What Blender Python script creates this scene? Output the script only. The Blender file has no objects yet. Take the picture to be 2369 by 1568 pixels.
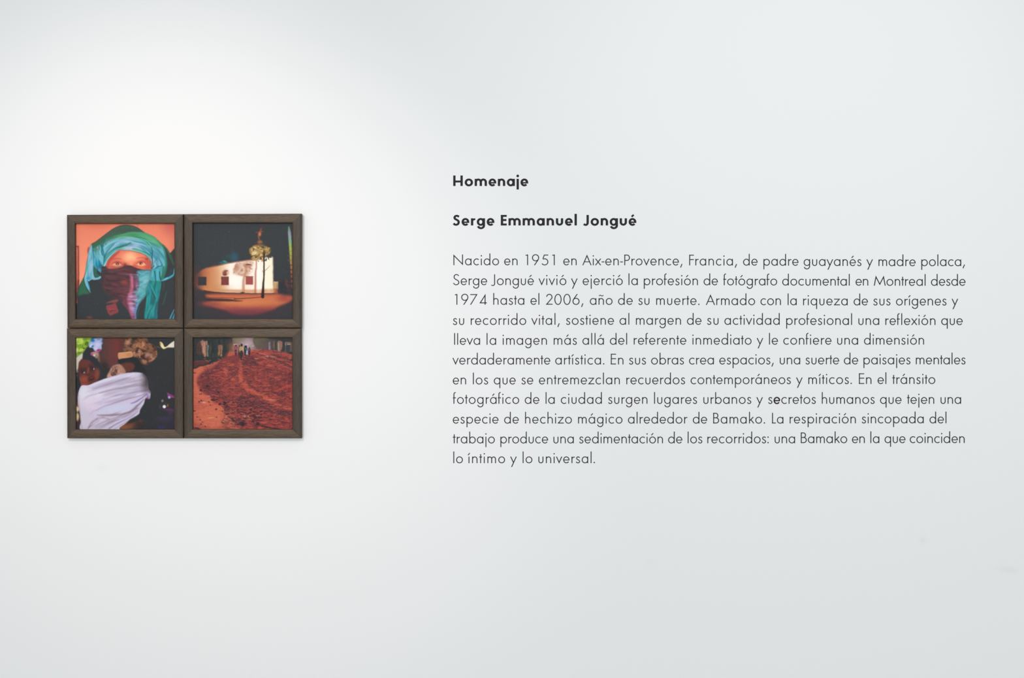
import bpy, bmesh, math
import numpy as np
from mathutils import Vector

# ---------------------------------------------------------------- camera, light, exposure
# The wall is the plane y = 0; x runs to the right along it, z is up, the viewer stands at negative y.
PX = 1/900                                  # metres on the wall per photograph pixel
EYE = 1.50
DIST = 2369*PX*40/36                        # a 40 mm lens on a 36 mm sensor
def wx(px): return (px-1184.5)*PX
def wz(py): return EYE+(784-py)*PX

scene = bpy.context.scene
cam_data = bpy.data.cameras.new('camera'); cam_data.lens = 40; cam_data.sensor_width = 36
cam = bpy.data.objects.new('camera', cam_data); scene.collection.objects.link(cam)
cam.location = (0, -DIST, EYE); cam.rotation_euler = (math.radians(90), 0, 0)
scene.camera = cam

vs = scene.view_settings
vs.view_transform = 'Standard'; vs.look = 'None'; vs.gamma = 1; vs.use_curve_mapping = False
vs.exposure = 0.0
scene.display_settings.display_device = 'sRGB'

world = bpy.data.worlds.new('gallery_daylight'); scene.world = world; world.use_nodes = True
wb = world.node_tree.nodes['Background']
wb.inputs[0].default_value = (0.905, 0.955, 0.985, 1); wb.inputs[1].default_value = 0.72

def spot(name, loc, target, power, col, angle, blend, size=.012):
    d = bpy.data.lights.new(name, 'SPOT'); d.energy = power; d.color = col
    d.spot_size = math.radians(angle); d.spot_blend = blend; d.shadow_soft_size = size
    o = bpy.data.objects.new(name, d); scene.collection.objects.link(o)
    o.location = loc
    o.rotation_euler = (Vector(target)-Vector(loc)).to_track_quat('-Z', 'Y').to_euler()
    return o
# ceiling spots: one on the frames, one far to the right washing the text
spot('ceiling_spot_frames', (-0.96, -1.70, 2.47), (-0.874, 0, 1.53), 46.5, (1.0, .85, .79), 61.2, 1.0)
spot('ceiling_spot_text', (0.95, -1.87, 3.20), (.70, 0, 1.45), 33, (1.0, .95, .95), 69.4, 1.0)
# added fill that lifts the shadows: a broad soft source well behind the viewer
ad = bpy.data.lights.new('added_fill_light', 'AREA'); ad.shape = 'RECTANGLE'; ad.size = 7; ad.size_y = 3.2; ad.energy = 174; ad.color = (.96, .98, .99)
ao = bpy.data.objects.new('added_fill_light', ad); scene.collection.objects.link(ao)
ao.location = (0.3, -6.5, 1.9); ao.rotation_euler = (math.radians(90), 0, 0)
# ---------------------------------------------------------------- helpers
C = scene.collection
def mesh_obj(name, verts, faces, mat, parent=None, loc=(0, 0, 0)):
    m = bpy.data.meshes.new(name); m.from_pydata(verts, [], faces); m.update()
    if mat: m.materials.append(mat)
    o = bpy.data.objects.new(name, m); C.objects.link(o); o.location = loc
    if parent: o.parent = parent
    return o
def empty(name, loc, label, cat, group=None, parent=None):
    o = bpy.data.objects.new(name, None); o.empty_display_size = .05; C.objects.link(o); o.location = loc
    if parent: o.parent = parent
    if label: o['label'] = label
    if cat: o['category'] = cat
    if group: o['group'] = group
    return o
def lin(c): return tuple(((v/255)/12.92 if v <= 10 else (((v/255)+.055)/1.055)**2.4) for v in c)

def mat(name, col, rough=.7, spec=.3):
    m = bpy.data.materials.new(name); m.use_nodes = True
    b = m.node_tree.nodes['Principled BSDF']
    b.inputs['Base Color'].default_value = (*col, 1); b.inputs['Roughness'].default_value = rough
    b.inputs['Specular IOR Level'].default_value = spec
    return m, m.node_tree, b

# ---------------------------------------------------------------- lettering drawn as pen strokes
# Units: light letters 7.403 to the photograph pixel, bold letters 5.0404; baseline y = 0.
def A(cx, cy, rx, ry, a0, a1): return ('arc', cx, cy, rx, ry, a0, a1)
def spline(pts, n=6):
    P = [np.array(p, float) for p in pts]; out = []
    for i in range(len(P)-1):
        a, b, c, d = P[max(i-1, 0)], P[i], P[i+1], P[min(i+2, len(P)-1)]
        for k in range(n):
            t = k/n
            out.append(tuple(.5*((2*b)+(c-a)*t+(2*a-5*b+4*c-d)*t*t+(-a+3*b-3*c+d)*t**3)))
    return out+[tuple(pts[-1])]
def flat(path):
    out = []
    for e in path:
        if e[0] == 'arc':
            _, cx, cy, rx, ry, a0, a1 = e
            n = max(4, int(abs(a1-a0)/7.5))
            for k in range(n+1):
                a = math.radians(a0+(a1-a0)*k/n)
                out.append((cx+rx*math.cos(a), cy+ry*math.sin(a)))
        else: out.append(e)
    r = [out[0]]
    for p in out[1:]:
        if math.hypot(p[0]-r[-1][0], p[1]-r[-1][1]) > .4: r.append(p)
    return r

# glyph: (ink width, left bearing, right bearing, strokes); a stroke is a path, or ('dot', x, y, r), or ('w', scale, path)
S, R, V = 19, 13, 3
def stem(x, y0, y1): return [(x, y0), (x, y1)]
bowl = [A(56, 56, 48.5, 51.5, 0, 360)]
LIGHT = {
 'a': (111, R, S, [bowl, stem(102.5, 0, 112)]),
 'b': (111, S, R, [[A(55, 56, 48.5, 51.5, 0, 360)], stem(8.5, 0, 200)]),
 'c': (97, R, 11, [[A(57, 56, 49, 51.5, 47, 313)]]),
 'd': (113, R, S, [bowl, stem(104.5, 0, 200)]),
 'e': (107, R, R, [[A(53.5, 56, 45.5, 51.5, 0, 324)], ('w', .95, [(9, 54), (106, 54)])]),
 'f': (53, 4, 4, [[(17, 0), (17, 165), A(44, 165, 27, 28, 180, 82)], [(0, 102), (52, 102)]]),
 'g': (109, R, S, [bowl, [(101, 112), (101, -8), A(55, -8, 46, 46, 0, -164)]]),
 'h': (92, S, S, [stem(8.5, 0, 200), [A(46, 68, 37.5, 38, 180, 0), (83.5, 0)]]),
 'i': (18, S, S, [stem(9, 0, 112), ('dot', 9, 160, 12)]),
 'í': (18, S, S, [stem(9, 0, 112), ('w', .95, [(-8, 138), (24, 172)])]),
 'j': (18, S, S, [stem(9, -65, 112), ('dot', 9, 160, 12)]),
 'k': (88, S, 4, [stem(8.5, 0, 200), [(14, 50), (75, 111)], [(33, 66), (82, 2)]]),
 'l': (18, S, S, [stem(9, 0, 200)]),
 'm': (148, S, S, [stem(8.5, 0, 112), [A(41, 70, 32.5, 36, 180, 0), (73.5, 0)], [A(106.5, 70, 33, 36, 180, 0), (139.5, 0)]]),
 'n': (93, S, S, [stem(8.5, 0, 112), [A(46.5, 68, 38, 39, 180, 0), (84.5, 0)]]),
 'o': (117, R, R, [[A(58.5, 56, 50, 51.5, 0, 360)]]),
 'p': (111, S, R, [[A(55, 56, 48.5, 51.5, 0, 360)], stem(8.5, -65, 112)]),
 'q': (111, R, S, [bowl, stem(102.5, -65, 112)]),
 'r': (57, S, 4, [stem(8.5, 0, 112), [A(47, 66, 38.5, 37, 180, 84), (57, 102)]]),
 's': (72, R, R, [spline([(64, 92), (53, 103), (38, 107.5), (22, 103), (13, 86), (19, 69), (36, 58), (54, 47), (63.5, 31), (56, 12), (36, 4), (17, 9), (6, 25)])]),
 't': (48, 5, 5, [stem(24, 0, 153), [(0, 104), (48, 104)]]),
 'u': (88, S, S, [[(8.5, 112), (8.5, 40), A(44, 40, 35.5, 36, 180, 360), (79.5, 112)]]),
 'v': (105, V, V, [('cut', [(7, 112), (52.5, 10), (98, 112)])]),
 'x': (105, V, V, [('cut', [(9, 112), (96, 0)]), ('cut', [(8, 0), (97, 112)])]),
 'y': (112, V, V, [('cut', [(104, 112), (24, -65)]), ('cut', [(8, 112), (57, 8)])]),
 'z': (106, 8, 8, [[(4, 104), (94, 104), (12, 7.5), (106, 7.5)]]),
 'A': (157, V, V, [('cut', [(8, 0), (78.5, 164), (149, 0)]), ('w', .92, [(34, 58), (123, 58)])]),
 'B': (103, 21, 12, [[(8.5, 0), (8.5, 183)], [(0, 175), (44, 175), A(44, 136, 36.5, 39, 90, -90), (8, 97)], [(40, 97), (48, 97), A(48, 52.5, 46.5, 44.5, 90, -90), (0, 8)]]),
 'E': (90, 21, 12, [stem(8.5, 0, 183), [(0, 175), (90, 175)], [(8, 99), (90, 99)], [(0, 8), (90, 8)]]),
 'F': (80, 21, 4, [stem(8.5, 0, 183), [(0, 175), (80, 175)], [(8, 99), (80, 99)]]),
 'J': (70, 8, 21, [[(61, 183), (61, 24), A(30, 22, 31, 30, 0, -90), (4, -3)]]),
 'L': (66, 21, 4, [stem(8.5, 0, 183), [(0, 8), (66, 8)]]),
 'M': (203, 8, 8, [('cut', [(8, 0), (37, 150), (102, 24), (167, 150), (195, 0)])]),
 'N': (165, 21, 21, [('cut', [(8.5, 0), (8.5, 166), (156.5, 16), (156.5, 183)])]),
 'P': (96, 21, 8, [stem(8.5, 0, 183), [(0, 175), (48, 175), A(48, 129, 39.5, 46, 90, -90), (8, 83)]]),
 'S': (108, 12, 12, [spline([(96, 157), (80, 173), (55, 179), (28, 167), (16, 138), (26, 112), (53, 93), (84, 74), (99, 46), (86, 17), (54, 4), (24, 13), (7, 36)])]),
 '0': (125, 14, 14, [[A(62.5, 91.5, 54, 87, 0, 360)]]),
 '1': (42, 44, 42, [stem(33, 0, 183), [(-1, 168), (18, 173), (33, 176)]]),
 '2': (112, 14, 14, [[A(56, 130, 46, 49, 172, -22), (10, 8), (112, 8)]]),
 '4': (127, 10, 10, [('cut', [(98, 0), (98, 162), (14, 31), (127, 31)])]),
 '5': (120, 14, 14, [[(117, 174), (50, 174), (27, 112)], [A(56, 57, 55, 52.5, 121, -146)]]),
 '6': (122, 14, 14, [[A(61, 58, 53, 53, 0, 360)], ('cut', [(17, 90), (82, 183)])]),
 '7': (127, 10, 10, [('cut', [(0, 174), (112, 174), (5, 0)])]),
 '9': (122, 14, 14, [[A(61, 127, 53, 53, 0, 360)], ('cut', [(106, 94), (42, 0)])]),
 ',': (34, R, R, [[(29, 24), (4, -38)]]),
 '.': (25, R, R, [('dot', 12.5, 10, 12.5)]),
 ':': (25, R, R, [('dot', 12.5, 10, 12.5), ('dot', 12.5, 104, 12.5)]),
 '-': (47, 5, 5, [[(0, 57), (47, 57)]]),
}
LIGHT['é'] = (107, R, R, LIGHT['e'][3]+[('w', .95, [(34, 138), (66, 172)])])
LIGHT['ó'] = (117, R, R, LIGHT['o'][3]+[('w', .95, [(38, 138), (70, 172)])])
LIGHT['á'] = (111, R, S, LIGHT['a'][3]+[('w', .95, [(40, 138), (72, 172)])])
LIGHT['ñ'] = (93, S, S, LIGHT['n'][3]+[('w', .85, spline([(10, 150), (22, 162), (34, 162), (50, 154), (66, 151), (83, 163)]))])
def bst(x, y0, y1): return [(x, y0), (x, y1)]
BOLD = {
 'H': (112, 12, 12, [bst(14, 0, 122), bst(98, 0, 122), ('w', .98, [(14, 52), (98, 52)])]),
 'o': (98, 9, 9, [[A(49, 41, 35, 34, 0, 360)]]),
 'm': (144, 9, 9, [bst(14, 0, 83), [A(43, 44, 29, 31, 180, 0), (72, 0)], [A(101, 44, 29, 31, 180, 0), (130, 0)]]),
 'e': (89, 9, 9, [[A(44.5, 41, 31.5, 34, -6, 318)], ('w', .72, [(14, 37), (89, 37)])]),
 'n': (87, 9, 9, [bst(14, 0, 83), [A(43.5, 44, 29.5, 31, 180, 0), (73, 0)]]),
 'a': (94, 9, 9, [[A(45, 41, 32, 34, 0, 360)], bst(80, 0, 83)]),
 'j': (28, 9, 9, [bst(14, -41, 83), ('dot', 14, 117, 15.5)]),
 'S': (80, 9, 9, [spline([(68, 100), (54, 110), (40, 112), (24, 106), (17, 90), (25, 75), (42, 66), (59, 54), (65, 36), (56, 16), (36, 8), (18, 12), (6, 24)])]),
 'r': (57, 9, 2, [bst(14, 0, 83), ('w', .9, [A(44, 42, 30, 30, 180, 76)])]),
 'g': (96, 9, 9, [[A(45, 41, 32, 34, 0, 360)], [(82, 83), (82, 0), A(48, -2, 34, 30, 0, -166)]]),
 'E': (69, 12, 8, [bst(14, 0, 122), [(0, 111), (69, 111)], [(14, 63), (66, 63)], [(0, 11), (69, 11)]]),
 'u': (86, 9, 9, [[(14, 83), (14, 38), A(43, 38, 29, 29, 180, 360), (72, 83)]]),
 'l': (27, 10, 10, [bst(13.5, 0, 135)]),
 'J': (68, 6, 10, [[(54, 122), (54, 32), A(31, 32, 23, 26, 0, -90), (20, 8), (8, 16)]]),
}
BOLD['é'] = (89, 9, 9, BOLD['e'][3]+[('w', .85, [(35, 101), (58, 124)])])

def stroke_quads(path, hx, hy, cut):
    """outline of a pen stroke as left/right points; sharp corners are mitred, 'cut' ends lie level"""
    P = flat(path); n = len(P); closed = n > 3 and math.dist(P[0], P[-1]) < 1.0
    if closed: P[-1] = P[0]
    D = []
    for i in range(n-1):
        dx, dy = P[i+1][0]-P[i][0], P[i+1][1]-P[i][1]; q = math.hypot(dx, dy); D.append((dx/q, dy/q))
    L, Rr = [], []
    for i in range(n):
        a = D[i-1] if i > 0 else (D[-1] if closed else D[0])
        b = D[i] if i < n-1 else (D[0] if closed else D[-1])
        nx, ny = -(a[1]+b[1]), a[0]+b[0]; q = math.hypot(nx, ny)
        if q < 1e-6: nx, ny, q = -a[1], a[0], 1
        nx /= q; ny /= q
        c = max(nx*-a[1]+ny*a[0], .2)
        e = math.sqrt((hx*-a[1])**2+(hy*a[0])**2)/c if c < .97 else math.sqrt((hx*nx)**2+(hy*ny)**2)
        ox, oy = nx*e, ny*e
        p = P[i]
        if cut and not closed and i in (0, n-1):
            d = a if i else b
            if abs(d[1]) > .3:
                w = math.hypot(hx*d[1], hy*d[0])/abs(d[1])*(1 if d[1] > 0 else -1)
                ox, oy = -w, 0
        L.append((p[0]+ox, p[1]+oy)); Rr.append((p[0]-ox, p[1]-oy))
    return L, Rr, closed

THICK = .0004
def glyph_mesh(V_, F_, strokes, ox, oy, u, hx, hy, sy=1.):
    """adds one letter (solid strokes of cut vinyl) to the vertex and face lists; u = metres per unit"""
    lay = [THICK]
    def prism(Lp, Rp, closed):
        b = len(V_); T = lay[0]; lay[0] += .00005       # strokes that cross never share a face
        for (x1, y1), (x2, y2) in zip(Lp, Rp):
            for x, y in ((x1, y1), (x2, y2)):
                V_.append((ox+x*u, -T, oy+y*u*sy)); V_.append((ox+x*u, -.0001, oy+y*u*sy))
        n = len(Lp)
        for i in range(n-1):
            p, q = b+4*i, b+4*i+4
            F_.append((p, p+2, q+2, q)); F_.append((p+1, p, q, q+1)); F_.append((p+2, p+3, q+3, q+2))
        if not closed:
            F_.append((b, b+1, b+3, b+2)); p = b+4*(n-1); F_.append((p, p+2, p+3, p+1))
    for s in strokes:
        k, cut = 1, False
        if s[0] == 'dot':
            _, x, y, r = s; b = len(V_); n = 20; r *= hx/8.3 if hx < 11 else 1
            for j in range(n):
                a = 2*math.pi*j/n
                V_.append((ox+(x+r*math.cos(a))*u, -THICK, oy+(y+r*math.sin(a))*u*sy)); V_.append((ox+(x+r*math.cos(a))*u, -.0001, oy+(y+r*math.sin(a))*u*sy))
            F_.append(tuple(b+2*j for j in range(n)))
            for j in range(n): F_.append((b+2*j, b+2*j+1, b+2*((j+1) % n)+1, b+2*((j+1) % n)))
            continue
        if s[0] == 'w': k, s = s[1], s[2]
        elif s[0] == 'cut': cut, s = True, s[1]
        Lp, Rp, closed = stroke_quads(s, hx*k, hy*k, cut)
        prism(Lp, Rp, closed)

def build_word(text, x0, x1, base, font, unit, hx, hy, material, parent, name='word', heavy=()):
    """x0, x1, base in photograph pixels on the wall; letters keep their bearings, the tracking is fitted to the word's length"""
    u = PX/unit; W = (x1-x0)*unit
    g = [font[ch] for ch in text]
    nat = sum(k[0] for k in g)+sum(g[i][2]+g[i+1][1] for i in range(len(g)-1))
    ext = (W-nat)/(len(g)-1) if len(g) > 1 else 0
    V_, F_ = [], []; x = 0
    for i, k in enumerate(g):
        m = 1.55 if i in heavy else 1
        glyph_mesh(V_, F_, k[3], x*u, 0, u, hx*m, hy*m)
        x += k[0]+ext+(k[2]+g[i+1][1] if i < len(g)-1 else 0)
    o = mesh_obj(name, V_, F_, material)
    loc = Vector((wx(x0), 0, wz(base)))
    o.location = loc-(Vector(parent['at']) if parent else Vector())
    if parent: o.parent = parent
    return o
# ---------------------------------------------------------------- flat prints
# The four photographs are flat prints: their colours are laid down by shape on a fine grid.
def catmull(P, closed, n=8):
    P = [np.array(p, float) for p in P]
    m = len(P)
    if m < 3: return np.array(P)
    out = []
    rng = range(m) if closed else range(m-1)
    for i in rng:
        if closed: a, b, c, d = P[(i-1) % m], P[i], P[(i+1) % m], P[(i+2) % m]
        else: a, b, c, d = P[max(i-1, 0)], P[i], P[i+1], P[min(i+2, m-1)]
        for k in range(n):
            t = k/n
            out.append(.5*((2*b)+(c-a)*t+(2*a-5*b+4*c-d)*t*t+(-a+3*b-3*c+d)*t**3))
    if not closed: out.append(P[-1])
    return np.array(out)

class Canvas:
    S = 5.2267                                      # drawing units per photograph pixel
    def __init__(s, box, base, res=1.2, seed=1):
        x0, y0, x1, y1 = box
        s.box = box
        s.w = int(round((x1-x0)/s.S*res))+1; s.h = int(round((y1-y0)/s.S*res))+1
        s.xs = np.linspace(x0, x1, s.w); s.ys = np.linspace(y0, y1, s.h)
        s.X, s.Y = np.meshgrid(s.xs, s.ys)
        s.im = np.zeros((s.h, s.w, 3)); s.im[:] = base
        s.r = np.random.RandomState(seed)
    def win(s, x0, y0, x1, y1):
        i0, i1 = np.searchsorted(s.xs, [x0, x1]); j0, j1 = np.searchsorted(s.ys, [y0, y1])
        return (slice(max(j0-1, 0), j1+1), slice(max(i0-1, 0), i1+1))
    def put(s, w, m, col, a):
        if not m.size: return
        c = col(s.X[w], s.Y[w]) if callable(col) else np.array(col, float)
        m = (m*a)[..., None]
        s.im[w] = s.im[w]*(1-m)+c*m
    def dist(s, w, L):
        X, Y = s.X[w], s.Y[w]
        best = np.full(X.shape, 1e9); T = np.zeros(X.shape)
        for i in range(len(L)-1):
            ax, ay = L[i]; dx, dy = L[i+1]-L[i]
            q = dx*dx+dy*dy+1e-9
            t = np.clip(((X-ax)*dx+(Y-ay)*dy)/q, 0, 1)
            d = (X-ax-t*dx)**2+(Y-ay-t*dy)**2
            k = d < best
            best[k] = d[k]; T[k] = (i+t[k])/(len(L)-1)
        return np.sqrt(best), T
    def fill(s, pts, col, a=1., b=5., sm=True):
        L = catmull(pts, True, 5) if sm else np.array(pts, float)
        w = s.win(L[:, 0].min()-b, L[:, 1].min()-b, L[:, 0].max()+b, L[:, 1].max()+b)
        X, Y = s.X[w], s.Y[w]
        if not X.size: return
        d, _ = s.dist(w, np.vstack([L, L[:1]]))
        ins = np.zeros(X.shape, bool)
        for i in range(len(L)):
            x1, y1 = L[i-1]; x2, y2 = L[i]
            if y1 == y2: continue
            ins ^= ((y1 > Y) != (y2 > Y)) & (X < (x2-x1)*(Y-y1)/(y2-y1)+x1)
        t = np.clip(.5+np.where(ins, d, -d)/(2*b), 0, 1)
        s.put(w, t*t*(3-2*t), col, a)
    def rect(s, x0, y0, x1, y1, col, a=1., b=5.):
        s.fill([(x0, y0), (x1, y0), (x1, y1), (x0, y1)], col, a, b, False)
    def line(s, pts, wd, col, a=1., b=5., sm=True):
        L = catmull(pts, False, 6) if sm and len(pts) > 2 else np.array(pts, float)
        W = np.atleast_1d(np.array(wd, float)); mx = W.max()/2+b
        w = s.win(L[:, 0].min()-mx, L[:, 1].min()-mx, L[:, 0].max()+mx, L[:, 1].max()+mx)
        if not s.X[w].size: return
        d, T = s.dist(w, L)
        ww = np.interp(T, np.linspace(0, 1, len(W)), W)/2 if len(W) > 1 else W[0]/2
        t = np.clip(.5+(ww-d)/(2*b), 0, 1)
        s.put(w, t*t*(3-2*t), col, a)
    def blob(s, x, y, rx, ry, col, a=1., soft=.6, ang=0.):
        m = max(rx, ry)*(1+soft)
        w = s.win(x-m, y-m, x+m, y+m)
        c, n = math.cos(math.radians(ang)), math.sin(math.radians(ang))
        dx, dy = s.X[w]-x, s.Y[w]-y
        u = (dx*c+dy*n)/rx; v = (-dx*n+dy*c)/ry
        t = np.clip((1+soft-np.hypot(u, v))/(2*soft), 0, 1)
        s.put(w, t*t*(3-2*t), col, a)
    def noise(s, sx, sy, w=(slice(None), slice(None))):
        nx = int((s.xs[-1]-s.xs[0])/sx)+3; ny = int((s.ys[-1]-s.ys[0])/sy)+3
        G = s.r.rand(ny, nx)
        fx = (s.xs-s.xs[0])/sx; fy = (s.ys-s.ys[0])/sy
        ix, iy = fx.astype(int), fy.astype(int)
        tx = fx-ix; ty = fy-iy; tx = tx*tx*(3-2*tx); ty = (ty*ty*(3-2*ty))[:, None]
        A = G[iy][:, ix]*(1-tx)+G[iy][:, ix+1]*tx
        B = G[iy+1][:, ix]*(1-tx)+G[iy+1][:, ix+1]*tx
        return (A*(1-ty)+B*ty)[w]
    def field(s, U, V):
        """smooth noise looked up at (U, V)"""
        G = s.r.rand(97, 97); i, j = np.floor(U).astype(int), np.floor(V).astype(int)
        a, b = U-i, V-j; a = a*a*(3-2*a); b = b*b*(3-2*b)
        g = lambda p, q: G[q % 97, p % 97]
        return (g(i, j)*(1-a)+g(i+1, j)*a)*(1-b)+(g(i, j+1)*(1-a)+g(i+1, j+1)*a)*b
    def streaks(s, reg, light, dark, along, across, ang=None, ctr=None, a=.6, b=12, cut=.25):
        """cloth folds: noise drawn out along a direction (degrees) or round a centre"""
        if ctr: U = np.unwrap(np.arctan2((s.Y-ctr[1]), s.X-ctr[0]))*200/along; V = np.hypot(s.X-ctr[0], (s.Y-ctr[1])*ctr[2])/across
        else:
            c, n = math.cos(math.radians(ang)), math.sin(math.radians(ang))
            U = (s.X*c+s.Y*n)/along; V = (-s.X*n+s.Y*c)/across
        U = U+50; V = V+50
        V = V+.9*(s.field(U*.7, V*.35)-.5)
        f = .6*s.field(U, V)+.4*s.field(U*1.7+9, V*2.1+5)-.5
        m = s.mask(reg, b); A_ = (slice(None), slice(None))
        s.put(A_, m*np.clip(f/cut, 0, 1), light, a); s.put(A_, m*np.clip(-f/cut, 0, 1), dark, a)
    def warp(s, amp, size):
        """small irregular shifts, so that no edge stays ruler-clean"""
        px = s.xs[1]-s.xs[0]; py = s.ys[1]-s.ys[0]
        U, V = s.X/size+40, s.Y/size+40
        x = (s.X-s.xs[0]+amp*((s.field(U, V)-.5)*2+(s.field(U*2.6, V*2.6)-.5)))/px
        y = (s.Y-s.ys[0]+amp*((s.field(U, V)-.5)*2+(s.field(U*2.6, V*2.6)-.5)))/py
        x = np.clip(x, 0, s.w-1.001); y = np.clip(y, 0, s.h-1.001)
        i, j = x.astype(int), y.astype(int); a, b = (x-i)[..., None], (y-j)[..., None]
        I = s.im; s.im = (I[j, i]*(1-a)+I[j, i+1]*a)*(1-b)+(I[j+1, i]*(1-a)+I[j+1, i+1]*a)*b
    def tex(s, sx, sy, col, lo=.5, hi=.8, a=1., reg=None, b=20, octv=2):
        n = s.noise(sx, sy)
        if octv > 1: n = .62*n+.38*s.noise(sx*.45, sy*.45)
        m = np.clip((n-lo)/(hi-lo), 0, 1)
        if reg is not None: m = m*s.mask(reg, b)
        s.put((slice(None), slice(None)), m, col, a)
    def soften(s, sg):
        k = np.exp(-.5*(np.arange(-3, 4)/sg)**2); k /= k.sum()
        P = np.pad(s.im, ((3, 3), (3, 3), (0, 0)), 'edge')
        P = sum(k[i]*P[i:i+s.h] for i in range(7)); s.im = sum(k[i]*P[:, i:i+s.w] for i in range(7))
    def mask(s, pts, b=20):
        k = s.im; s.im = np.zeros_like(k); s.fill(pts, (1, 1, 1), 1, b); m = s.im[..., 0].copy(); s.im = k
        return m

def ramp(x0, x1, cols, ax=0):
    """colour that runs along one axis"""
    cols = np.array(cols, float)
    def f(X, Y):
        t = np.clip(((X if ax == 0 else Y)-x0)/(x1-x0), 0, 1)
        k = np.linspace(0, 1, len(cols))
        return np.stack([np.interp(t, k, cols[:, i]) for i in range(3)], -1)
    return f

def paint_portrait(box):
    c = Canvas(box, (240, 140, 112), seed=3)
    W = c.im; c.put((slice(None), slice(None)), np.ones(c.X.shape), ramp(200, 850, [(232, 132, 106), (242, 144, 114), (253, 160, 124)], 1), 1)
    c.blob(500, 200, 120, 60, (222, 120, 100), .7, .9)
    c.blob(1430, 200, 130, 130, (200, 102, 94), .9, .9)
    c.blob(985, 225, 10, 40, (205, 110, 95), .6, .9)
    c.blob(1430, 500, 60, 200, (222, 118, 98), .5, .9)
    c.line([(266, 470), (268, 700), (266, 980)], 22, (150, 82, 80), .9, 6)
    c.line([(236, 470), (262, 474)], 10, (120, 62, 60), .9, 6)
    c.line([(247, 490), (247, 900), (250, 1170)], 20, ramp(480, 1170, [(238, 132, 104), (225, 115, 95), (160, 80, 76)], 1), .9, 5)
    c.line([(268, 880), (262, 990)], 20, (110, 70, 72), .9, 8)
    D = (66, 69, 71)
    c.blob(392, 520, 16, 42, (170, 84, 80), .9, .5)
    c.fill([(256, 1350), (256, 1170), (252, 1040), (280, 945), (330, 850), (352, 770), (372, 640), (395, 540), (420, 450), (500, 395), (610, 310), (700, 245), (780, 215), (850, 208), (930, 218), (1000, 250), (1070, 302), (1160, 340), (1240, 405), (1310, 475), (1370, 553), (1450, 553), (1450, 1350)], D, 1, 6)
    c.rect(225, 1160, 270, 1360, D, 1, 8)
    c.rect(1372, 552, 1450, 700, D, 1, 6)
    c.fill([(285, 950), (310, 890), (335, 850), (345, 900), (375, 990), (395, 1040), (330, 1045), (262, 1060)], (62, 114, 86), .9, 18)
    # cap of the headscarf
    c.fill([(424, 460), (500, 400), (610, 316), (700, 251), (780, 222), (850, 215), (930, 224), (1000, 256), (1070, 308), (1010, 330), (850, 345), (700, 380), (590, 440), (530, 540), (450, 520)], (77, 99, 85), 1, 8)
    c.blob(860, 280, 120, 26, (72, 88, 80), .6, .8)
    c.fill([(424, 462), (520, 405), (620, 370), (690, 350), (600, 470), (540, 560), (470, 560)], (66, 108, 82), .8, 16)
    # turban band
    teal = (98, 172, 182)
    c.fill([(436, 520), (475, 485), (520, 455), (560, 425), (610, 385), (690, 358), (780, 330), (880, 303), (960, 298), (1070, 308), (1160, 343), (1240, 408), (1300, 480), (1322, 560), (1333, 663), (1318, 743), (1290, 800), (1270, 884), (1195, 892), (1130, 870), (1139, 743), (1143, 683), (1135, 631), (1103, 587), (1055, 559), (983, 535), (895, 519), (847, 515), (755, 507), (699, 551), (627, 623), (607, 663), (591, 703), (563, 715), (555, 759), (539, 793), (499, 751), (475, 735), (447, 695)], teal, 1, 6)
    c.fill([(600, 385), (700, 345), (780, 325), (880, 300), (960, 298), (1070, 307), (1160, 342), (1230, 400), (1290, 470), (1210, 460), (1110, 400), (1000, 380), (860, 372), (740, 375)], (82, 156, 108), 1, 16)
    c.fill([(440, 520), (480, 470), (560, 420), (640, 375), (740, 355), (640, 420), (560, 480), (500, 540)], (68, 112, 88), .85, 14)
    c.line([(1225, 395), (1290, 470), (1322, 580), (1332, 690), (1310, 780), (1280, 860)], [8, 16, 22, 26, 34, 40], (56, 128, 112), .9, 9)
    # lights
    lb = (138, 186, 214)
    c.blob(1205, 600, 56, 130, lb, .95, .6, -12)
    c.blob(1150, 450, 50, 60, (120, 190, 175), .7, .8, -30)
    c.blob(960, 470, 150, 42, (165, 187, 214), .95, .6, 8)
    c.blob(880, 495, 70, 20, (190, 190, 222), .8, .7, -8)
    c.blob(1060, 500, 80, 34, (135, 190, 212), .9, .6, 28)
    c.blob(830, 412, 95, 30, (152, 190, 216), .95, .6, -12)
    c.line([(760, 420), (690, 470), (620, 560), (596, 600)], [40, 36, 20, 8], (140, 186, 212), .9, 8)
    c.line([(590, 455), (578, 520), (573, 600), (560, 690)], [10, 22, 16, 10], (128, 186, 208), .9, 6)
    c.line([(545, 470), (540, 560), (555, 660)], [10, 24, 26], (118, 188, 200), .8, 8)
    c.line([(500, 520), (520, 600), (548, 690)], [12, 26, 20], (120, 186, 196), .8, 8)
    c.line([(468, 500), (474, 580), (500, 660)], [10, 16, 16], (98, 172, 188), .8, 7)
    c.line([(640, 420), (600, 470), (585, 520)], [16, 18, 8], (108, 186, 200), .8, 6)
    c.blob(505, 680, 42, 44, (56, 160, 196), .95, .5)
    c.fill([(519, 690), (565, 700), (550, 765), (492, 748)], (72, 122, 138), .9, 6)
    c.fill([(505, 755), (540, 792), (552, 765), (540, 740)], (74, 152, 184), .95, 5)
    # cloth folds round the head
    band = [(560, 470), (620, 410), (720, 370), (880, 345), (1000, 340), (1120, 380), (1230, 450), (1300, 560), (1315, 680), (1270, 780), (1180, 790), (1150, 640), (1080, 560), (900, 510), (760, 500), (650, 590), (590, 680), (560, 600)]
    c.streaks(band, (160, 200, 222), (46, 126, 136), 90, 26, ctr=(890, 760, 1.15), a=.62, b=18)
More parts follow.
